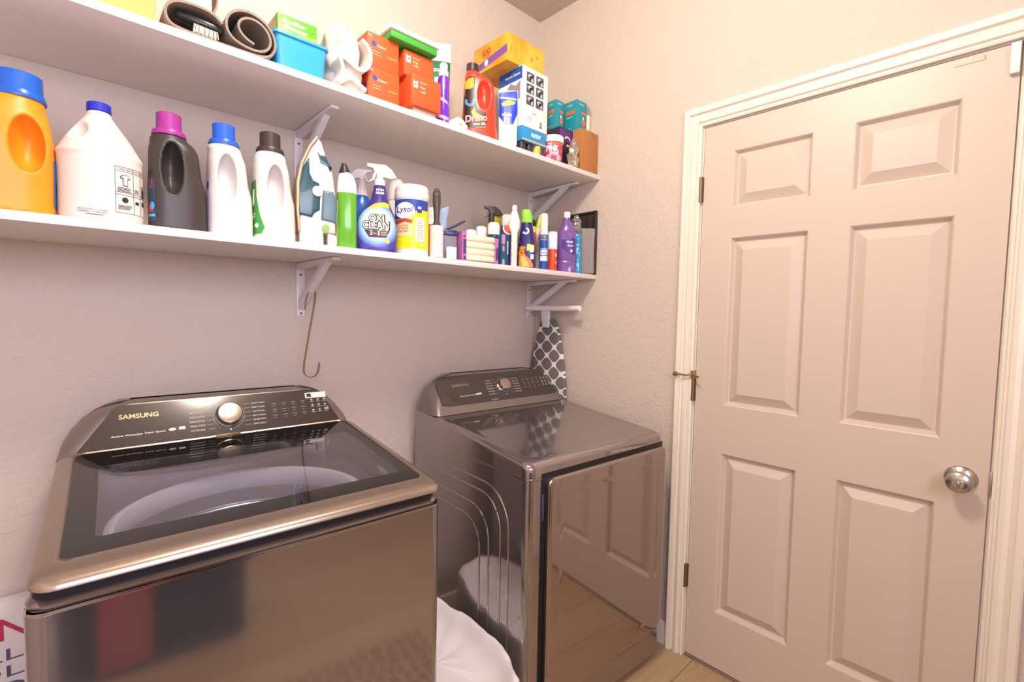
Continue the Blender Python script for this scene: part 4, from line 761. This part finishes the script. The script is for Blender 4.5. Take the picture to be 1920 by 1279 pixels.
b = MB().loft([(0, .040, .07, 2.4, .008, 0), (.02, .047, .08, 2.4, .006, 0), (.06, .046, .085, 2.2, .004, 0), (.10, .044, .085, 2.2, -.002, -.0), (.15, .042, .08, 2.2, -.006, 0), (.18, .030, .065, 2, -.012, 0), (.193, .012, .03, 2, -.014, 0)], 64); bmesh.ops.subdivide_edges(b.b, edges=[e for e in b.b.edges if abs(e.verts[0].co.z-e.verts[1].co.z) > .012], cuts=4)
tw = mat('white_terry', 'e4dad0', .9, bump=.3, bscale=600)
crumple(b, .011, 22, 11, lambda c: min(1, c.z/.02)); obj('towel', b, tw, t, smooth=80)
obj('fold', MB().ribbon(smooth_path([(-.048, .012), (-.030, .045), (-.044, .085), (-.020, .078), (.012, .062), (.036, .070), (.050, .100), (.046, .135), (.022, .150)]), .12, .010, m=Matrix.Translation((.004, -.038, 0))), tw, t, smooth=80)
obj('fold', MB().ribbon(smooth_path([(-.040, .006), (-.010, .030), (.012, .020), (.038, .008)]), .10, .010, m=Matrix.Translation((.0, -.050, .004))), tw, t, smooth=80)
red = mat('red_card', 'e4582a', .5, var=.04); cre = K('f4dfc4', .5)
def redbox(lab, x0, x1, y0, y1, z0, z1, style):
    t, o = carton('bag_carton', lab, 'box', x0, x1, y0, y1, z0, z1, red, 'red-orange cartons on the upper shelf')
    w_, h_ = x1-x0, z1-z0
    if style == 0:
        decal('blue_badge', [EL(.008, .008, -w_*.30, h_*.20)], K('4a4f9c', .4), o, 0, (0, 0, h_/2), step=0); decal('printed_text', [T('Ziploc', .030, .008, -w_*.06, h_*.16, .02), lines(2, .032, -w_*.20, -.002, .008), T('bags', .010, .010, -w_*.42, h_*.40, .02)], cre, o, 0, (0, 0, h_/2), step=0)
        decal('printed_text', [T('Sandwich', .030, .006, w_*.28, -h_*.05, .02)], K('f0b070', .5), o, 0, (0, 0, h_/2), step=0)
        decal('side_panel', [PG([(-.04, -.03), (.04, .01), (.04, -.01), (-.04, -.045)])], K('4a3f8e', .5), o, -PI/2, (0, 0, h_/2), step=0)
    else:
        decal('white_badge', [PG([(-.008, -.012), (.008, -.012), (.008, .012), (.003, .007), (-.003, .007), (-.008, .012)], -w_*.36, h_*.18)], cre, o, 0, (0, 0, h_/2), step=0)
        decal('badge_mark', [T('aa', .009, .005, -w_*.36, h_*.17, .03)], K('4a4f8c', .4), o, 0, (0, 0, h_/2), off=.001, step=0); decal('printed_text', [T('Brilliant', .024, .004, -w_*.10, h_*.28, .01), T('Bags', .018, .007, -w_*.12, h_*.12, .01), T('100', .016, .006, -w_*.10, -h_*.02, .01)], cre, o, 0, (0, 0, h_/2), step=0)
    return o
redbox('red carton with a blue dot badge, bottom of the left pair', -1.087, -.986, -.362, -.26, ZU, ZU+.098, 0)
redbox('red carton with a blue dot badge, top of the left pair beside the towel', -1.089, -.987, -.360, -.26, ZU+.099, ZU+.195, 0)
t, o = carton('flat_packet', 'flat grey packet under the front right red carton', 'packet', -.945, -.862, -.375, -.28, ZU, ZU+.020, K('b39a8e', .4))
redbox('red carton with a small white badge, front bottom of the right pair', -.958, -.850, -.386, -.272, ZU+.021, ZU+.114, 1)
redbox('red carton with a small white badge, top of the right pair under the green tray', -.968, -.862, -.360, -.26, ZU+.115, ZU+.190, 1)
t = thing('box_lid', 'green lid with a white edge lying across the red cartons', 'lid', (-.945, -.305, ZU+.196), .0)
obj('lid', MB().box(-.080, .084, -.078, .085, 0, .022, .004), K('3fa03a', .4), t); obj('white_edge', MB().box(-.086, .090, -.084, .091, .022, .036, .003), K('f4f2e6', .4), t)
t = thing('coffee_bag', 'tall dark green pouch with a white top leaning at the wall', 'pouch', (-.722, -.185, ZU), -.55)
b = MB().loft([(0, .032, .022, 3, 0, 0), (.02, .038, .026, 2.6, 0, 0), (.20, .040, .022, 2.4, 0, 0), (.29, .042, .012, 2.4, 0, 0), (.318, .043, .004, 3, 0, 0)], 40)
o = obj('pouch', b, K('1f6a44', .4), t); b = MB().loft([(.300, .0435, .010, 2.6, 0, 0), (.325, .0435, .004, 3, .0, 0), (.368, .044, .0015, 3, .002, 0)], 40); obj('pouch_top', b, K('e4d9cf', .4), t)
decal('lettering', [T('IDONE', .036, .012, 0, 0, .04)], K('f2f4ee', .4), o, 0, (0, 0, .265)); decal('printed_cup', [PG([(-.016, .02), (.016, .02), (.013, -.02), (-.013, -.02)])], K('efe6ea', .4), o, 0, (0, 0, .218)); decal('edge_strip', [RC(.004, .05, .040, 0)], K('2b2420', .4), o, 0, (0, 0, .29), step=0)
t = thing('detergent_bottle', 'slim bright purple bottle with a white cap beside the red cartons', 'bottle', (-.806, -.338, ZU), -.6)
b = MB().loft([(0, .017, .015, 2.6, 0, 0), (.005, .020, .017, 2.6, 0, 0), (.06, .021, .018, 2.6, 0, 0), (.10, .018, .016, 2.4, 0, 0), (.15, .020, .017, 2.4, 0, 0), (.168, .016, .014, 2, 0, 0)]); o = obj('bottle', crumple(b, .0015, 60, 1), mat('violet_liquid', '6b2fb8', .12, coat=.6), t, smooth=60)
obj('cap', MB().lathe([(.001, .165), (.0165, .165), (.0165, .182), (.013, .184), (.0135, .206), (.010, .210), (.001, .210)], 24), K('efe6ee', .3), t); decal('label', [PG([(-.018, .03), (.018, .01), (.018, .0), (-.018, .02)]), PG([(-.018, -.03), (.018, -.04), (.018, -.05), (-.018, -.04)])], K('cda8ee', .4), o, 0, (0, 0, .07))
t = thing('plastic_packet', 'small crumpled white packet at the front edge beside the red jug', 'packet', (-.765, -.362, ZU), -.2)
b = MB().loft([(0, .030, .014, 2.4, 0, 0), (.008, .036, .017, 2.4, 0, 0), (.03, .026, .013, 2, .004, 0), (.04, .010, .006, 2, .004, 0)], 40); bmesh.ops.subdivide_edges(b.b, edges=[e for e in b.b.edges if abs(e.verts[0].co.z-e.verts[1].co.z) > .007], cuts=3)
o = obj('packet', crumple(b, .006, 50, 3, lambda c: min(1, c.z/.01)), K('efe9df', .25, coat=.3), t, smooth=40); decal('printed_mark', [EL(.005, .005, .004, .0)], K('d9b24a', .4), o, 0, (0, 0, .014))
# drain cleaner jug
t = thing('drain_cleaner_jug', 'red drain cleaner jug with a black cap and a flaming black label', 'jug', (-.648, -.334, ZU), -.62)
B1 = jug([(0, .060, .026, 3, 0, 0), (.006, .064, .030, 3, 0, 0), (.02, .063, .030, 3, 0, 0), (.10, .059, .030, 2.8, 0, 0), (.18, .055, .029, 2.8, 0, 0), (.205, .048, .027, 2.5, -.004, 0), (.222, .034, .024, 2.2, -.018, 0), (.234, .022, .020, 2, -.026, 0), (.240, .019, .019, 2, -.026, 0)], [], [(.016, -.030, .150, .023, .027, .050), (.016, .032, .150, .023, .027, .050)], .0026, 4)
o = obj('jug', B1, K('e0412c', .22, coat=.4), t, smooth=80); obj('cap', MB().lathe(cap_prof(.236, .262, .0215), 36, Matrix.Translation((-.026, 0, 0))), K('3b302c', .4), t)
decal('label', [PG([(-.056, -.075), (-.055, .085), (-.046, .100), (-.018, .104), (-.016, .03), (-.006, -.01), (.022, -.022), (.026, -.055), (.012, -.075)])], K('2c1d17', .35), o, 0, (0, 0, .108))
decal('label_flame', [PG([(-.052, .060), (-.050, .086), (-.042, .096), (-.022, .098), (-.022, .066), (-.034, .058)]), PG([(-.030, -.02), (-.018, -.005), (-.014, -.022), (.012, -.034), (.016, -.05), (-.02, -.045)])], K('f0a427', .4), o, 0, (0, 0, .108), off=.0012)
decal('label_pipe', [PG(arc(-.034, .012, .018, 150, 390, 14) + arc(-.034, .012, .009, 390, 150, 14))], K('5b86b8', .4), o, 0, (0, 0, .112), off=.0014)
decal('lettering_shadow', [T('Drano', .078, .027, -.012, 0, .05, .1, .12)], K('c7332a', .4), o, 0, (0, 0, .066), off=.0018); decal('lettering', [T('Drano', .074, .022, -.012, .0, .0, .1, .12)], K('fbf3ea', .4), o, 0, (0, 0, .067), off=.0024)
decal('lettering', [T('MAX GEL', .044, .009, .0, 0, .03, .1, .1)], K('f6efe4', .4), o, 0, (0, 0, .047), off=.002); decal('lettering', [T('CLOG REMOVER', .036, .005, .004, 0, .02, .0, .08)], K('c9b43c', .4), o, 0, (0, 0, .036), off=.002)
t = thing('detergent_pouch', 'blue and white stand-up pouch with torn silvery top', 'pouch', (-.530, -.358, ZU), -.72)
b = MB().loft([(0, .030, .014, 3, 0, 0), (.01, .034, .017, 2.6, 0, 0), (.12, .035, .013, 2.4, 0, 0), (.185, .036, .005, 2.6, 0, 0), (.205, .036, .002, 3, 0, 0)], 40); o = obj('pouch', crumple(b, .0012, 50, 2), K('eef0f4', .3), t)
decal('blue_print', [PG([(-.034, .075), (.034, .085), (.034, .0), (.020, -.040), (-.01, -.045), (-.034, -.01)])], K('2247c8', .3), o, 0, (0, 0, .12)); decal('label_mark', [PG([(-.026, .02), (.0, .034), (.028, .026), (.02, .016), (-.02, .008)])], K('b6cf4a', .4), o, 0, (0, 0, .135), off=.0012); decal('label_mark', [PG([(-.03, .008), (.03, .002), (.03, -.004), (-.03, .002)])], K('dfe9f6', .4), o, 0, (0, 0, .172), off=.0012)
decal('lettering', [T('POWER', .036, .009, -.004, 0, .04)], K('f6f8fb', .4), o, 0, (0, 0, .112), off=.0014); decal('printed_pod', [EL(.020, .014, .008, 0)], K('f4e4c8', .4), o, 0, (0, 0, .05), off=.0012)
t = thing('clothes_peg', 'small white plastic clip lying in front of the blue pouch', 'clip', (-.560, -.3795, ZU), -.3)
obj('clip', MB().prism([(-.014, 0), (.018, 0), (.018, .010), (.006, .012), (.002, .020), (-.010, .022), (-.014, .010)], -.006, .006, bev=.002), K('f7f2ea', .4), t)
# appliance box on the small blue box
t, o = carton('small_carton', 'low blue carton with white lettering under the picture box', 'box', -.470, -.336, -.372, -.262, ZU+.041, ZU+.095, K('2a93cf', .35))
decal('lettering', [T('BUDDY', .052, .015, .010, 0, .04)], K('f4fbff', .4), o, 0, (0, 0, .030), step=0); decal('lower_band', [RC(.133, .007, 0, 0)], K('c9a98a', .4), o, 0, (0, 0, .006), step=0)
for i, (x, y_, c_, lab) in enumerate(((-.452, -.352, '33303c', 'small black jar at the left under the blue carton'), (-.412, -.352, '33303c', 'small black jar in the middle under the blue carton'), (-.372, -.354, 'e2c56a', 'small yellow jar under the blue carton'), (-.40, -.285, '3a3036', 'dark jar at the back under the blue carton'))):
    t = thing('spice_jar', lab, 'jar', (x, y_, ZU), 0, 'little jars under the blue carton'); obj('jar', MB().lathe([(.001, 0), (.015, 0), (.016, .003), (.016, .028), (.001, .028)], 24), K(c_, .3), t); obj('lid', MB().lathe([(.001, .028), (.0165, .028), (.0165, .040), (.001, .0405)], 24), K(c_ if i == 2 else '26222a', .35), t)
t, o = carton('picture_box', 'tall white box with six dark product pictures', 'box', -.470, -.330, -.370, -.238, ZU+.096, ZU+.318, K('f5f3ec', .5))
pics = []
for i in range(2):
    for j in range(3): pics.append((-.028+i*.052, .072-j*.043))
decal('product_picture', [RC(.042, .036, x_, y_, .004) for x_, y_ in pics], K('54565e', .4), o, 0, (0, 0, .115), step=0)
decal('picture_detail', [PG([(x_-.017, y_+.004), (x_-.004, y_+.013), (x_+.010, y_+.009), (x_+.004, y_-.002), (x_-.008, y_-.004)]) for x_, y_ in pics] + [EL(.006, .009, x_+.009, y_-.008) for x_, y_ in pics], K('b9bdc4', .4), o, 0, (0, 0, .115), off=.001, step=0)
decal('picture_detail', [PG([(x_-.006, y_+.002), (x_+.016, y_+.012), (x_+.014, y_+.004), (x_-.002, y_-.012)]) for x_, y_ in pics], K('22242c', .4), o, 0, (0, 0, .115), off=.0014, step=0)
decal('printed_text', [T('HURRY', .020, .006, -.004, -.058, .02), lines(3, .034, -.028, -.076, .008), PG([(.026, -.090), (.040, -.090), (.033, -.076)]), RC(.012, .010, .033, -.098)], K('6d675c', .5), o, 0, (0, 0, .115), step=0)
decal('blue_panel', [PG([(-.065, .062), (.065, .062), (.065, .109), (-.065, .109)])], K('2554a8', .4), o, -PI/2, (0, 0, .111), step=0); decal('lettering', [T('Vacuum Cleaner', .086, .009, .012, 0, .02)], K('e8f0fa', .4), o, -PI/2, (0, 0, .196), off=.0012, step=0)
decal('side_picture', [PG([(-.05, -.03), (-.03, .02), (0, .045), (.03, .03), (.055, .045), (.055, -.02), (.02, -.04)])], K('8f8792', .4), o, -PI/2, (0, 0, .125), step=0)
def fin_mat():
    m = mat('sunny_card', 'f3b62c', .4, var=-1); nt = m.node_tree; bb = nt.nodes['Principled BSDF']; tc = nt.nodes.new('ShaderNodeTexCoord'); n = nt.nodes.new('ShaderNodeTexNoise'); n.inputs['Scale'].default_value = 7; r = nt.nodes.new('ShaderNodeValToRGB')
    e = r.color_ramp.elements; e[0].position = .35; e[0].color = (*lin('e48f18'), 1); e[1].position = .65; e[1].color = (*lin('f0bd48'), 1)
    nt.links.new(tc.outputs['Object'], n.inputs['Vector']); nt.links.new(n.outputs['Fac'], r.inputs[0]); nt.links.new(r.outputs[0], bb.inputs['Base Color']); return m
t, o = carton('trash_bag_carton', 'yellow carton with a purple stripe, on top of the picture box', 'box', -.534, -.336, -.352, -.155, ZU+.3195, ZU+.420, fin_mat())
decal('purple_stripe', [PG([(-.098, -.044), (.098, -.022), (.098, .008), (-.098, -.018)])], K('7a4aa0', .4), o, -PI/2, (0, 0, .050), step=0)
decal('white_badge', [EL(.011, .012, -.02, -.022)], K('f4e4ee', .4), o, -PI/2, (0, 0, .050), off=.001, step=0); decal('lettering', [T('GLAD', .050, .022, -.022, .020, .03, .1, .0)], K('b03a22', .4), o, -PI/2, (0, 0, .050), step=0); decal('lettering', [T('ForceFlex', .040, .007, -.020, .002, .02, .1)], K('a8641e', .4), o, -PI/2, (0, 0, .050), step=0)
decal('printed_text', [T('Odor', .030, .009, -.078, 0, .02, 0, PI/2), T('C-FRESH', .060, .006, -.052, 0, .02, 0, PI/2), RC(.0012, .085, -.062, 0), RC(.0008, .08, -.030, 0), EL(.008, .008, .030, -.005), RC(.010, .012, .058, .01)], K('c98a2a', .5), o, 0, (0, 0, .05), step=0)
t = thing('cleaning_paste_tub', 'pink tub of cleaning paste with a white lid', 'tub', (-.264, -.343, ZU), -.83)
o = obj('tub', MB().lathe([(.001, 0), (.036, 0), (.038, .003), (.041, .082), (.001, .082)], 48), K('d6426a', .35), t); obj('lid', MB().lathe([(.001, .080), (.044, .080), (.045, .084), (.045, .104), (.042, .107), (.001, .107)], 48), K('fbf6f2', .35), t)
decal('lettering', [T('THE', .018, .008, -.012, .026, .04), T('PINK', .052, .024, 0, .008, .05), T('STUFF', .036, .014, .006, -.013, .05)], K('fbf4f2', .4), o, 0, (0, 0, .045)); decal('label_splash', [EL(.014, .010, -.020, -.026), EL(.010, .012, .024, -.028), EL(.008, .010, -.032, .0)], K('f3a4c4', .4), o, 0, (0, 0, .045), off=.0004)
decal('label_mark', [PG([(.0, .030), (.034, .034), (.036, .024), (.004, .022)]), EL(.006, .006, .036, .0)], K('e8793c', .4), o, 0, (0, 0, .045), off=.0009)
t = thing('tea_box', 'low black and purple box behind the pink tub', 'box', (-.166, -.288, ZU)); o = bx(t, 'carton', .094, .088, .172, K('32283a', .4)); decal('purple_panel', [PG([(-.046, .02), (.046, -.01), (.046, .05), (-.046, .05)])], K('5a348c', .4), o, 0, (0, 0, .115), step=0)
decal('printed_arc', [PG(arc(.005, 0, .022, 20, 150, 8) + arc(.005, -.004, .018, 150, 20, 8)), PG(arc(.010, -.03, .018, 20, 130, 8) + arc(.010, -.034, .014, 130, 20, 8))], K('e8d8a8', .4), o, 0, (0, 0, .12), off=.0012, step=0)
tm = mat('teal_card', '1f96a4', .4, var=.05)
for lab, x0, x1, y0, y1, z0, z1 in (('teal carton with an orange stripe, nearer the picture box', -.208, -.158, -.306, -.246, ZU+.173, ZU+.292), ('teal carton with an orange stripe standing on the brown box', -.118, -.050, -.345, -.268, ZU+.179, ZU+.308)):
    t, o = carton('bulb_carton', lab, 'box', x0, x1, y0, y1, z0, z1, tm, 'teal cartons in the shelf corner')
    h_ = z1-z0; d_ = y1-y0; w_ = x1-x0
    decal('orange_stripe', [RC(d_*.62, .014, .004, h_*.12)], K('e0703a', .4), o, -PI/2, (0, 0, h_/2), step=0); decal('printed_text', [T('CORE', d_*.35, .006, 0, h_*.36, .02), T('LIGHT', d_*.4, .006, 0, -.004, .02), lines(1, d_*.5, 0, -h_*.4, .004)], K('d8ecec', .4), o, -PI/2, (0, 0, h_/2), step=0)
    decal('orange_stripe', [RC(w_*.5, .010, w_*.2, h_*.12), EL(w_*.2, .012, w_*.18, -h_*.2)], K('e0703a', .4), o, 0, (0, 0, h_/2), step=0); decal('printed_text', [T('SOFT', w_*.5, .006, -.002, h_*.38, .02), EL(.004, .008, w_*.15, -h_*.05)], K('e4f2f2', .4), o, 0, (0, 0, h_/2), step=0)
t = thing('parcel_box', 'plain brown kraft box in the corner of the upper shelf', 'box', (-.0645, -.325, ZU)); o = bx(t, 'carton', .118, .106, .178, mat('kraft_card', 'b67a42', .7, var=.08), .002)
decal('fold_line', [PG([(-.02, .088), (.005, .060), (.007, .062), (-.016, .088)]), PG([(.02, -.088), (.0, -.060), (.002, -.058), (.024, -.086)])], K('7c5128', .7), o, 0, (.028, 0, .088), step=0)
t = thing('glass_bottle', 'clear bottle with a pale label in the very corner on the brown box', 'bottle', (-.026, -.322, ZU+.1795))
obj('bottle', MB().lathe([(.001, 0), (.019, 0), (.020, .003), (.020, .085), (.001, .085)], 28), K('ece2cc', .4), t); obj('top', MB().lathe([(.001, .085), (.020, .085), (.019, .11), (.012, .128), (.001, .130)], 28), K('8d938e', .1, coat=.6), t)
t = thing('plastic_bag', 'crinkled clear plastic bag between the pink tub and the brown box', 'bag', (-.158, -.362, ZU), -.8)
b = MB().loft([(0, .018, .010, 2.4, 0, 0), (.01, .024, .013, 2.4, 0, 0), (.06, .024, .013, 2.2, .002, 0), (.10, .018, .010, 2, .004, 0), (.125, .008, .005, 2, .004, 0)], 48); bmesh.ops.subdivide_edges(b.b, edges=[e for e in b.b.edges if abs(e.verts[0].co.z-e.verts[1].co.z) > .01], cuts=5)
obj('bag', crumple(b, .009, 60, 12, lambda c: min(1, c.z/.02)), mat('crinkled_film', 'a39585', .12, coat=.8, metal=.2), t, smooth=15)
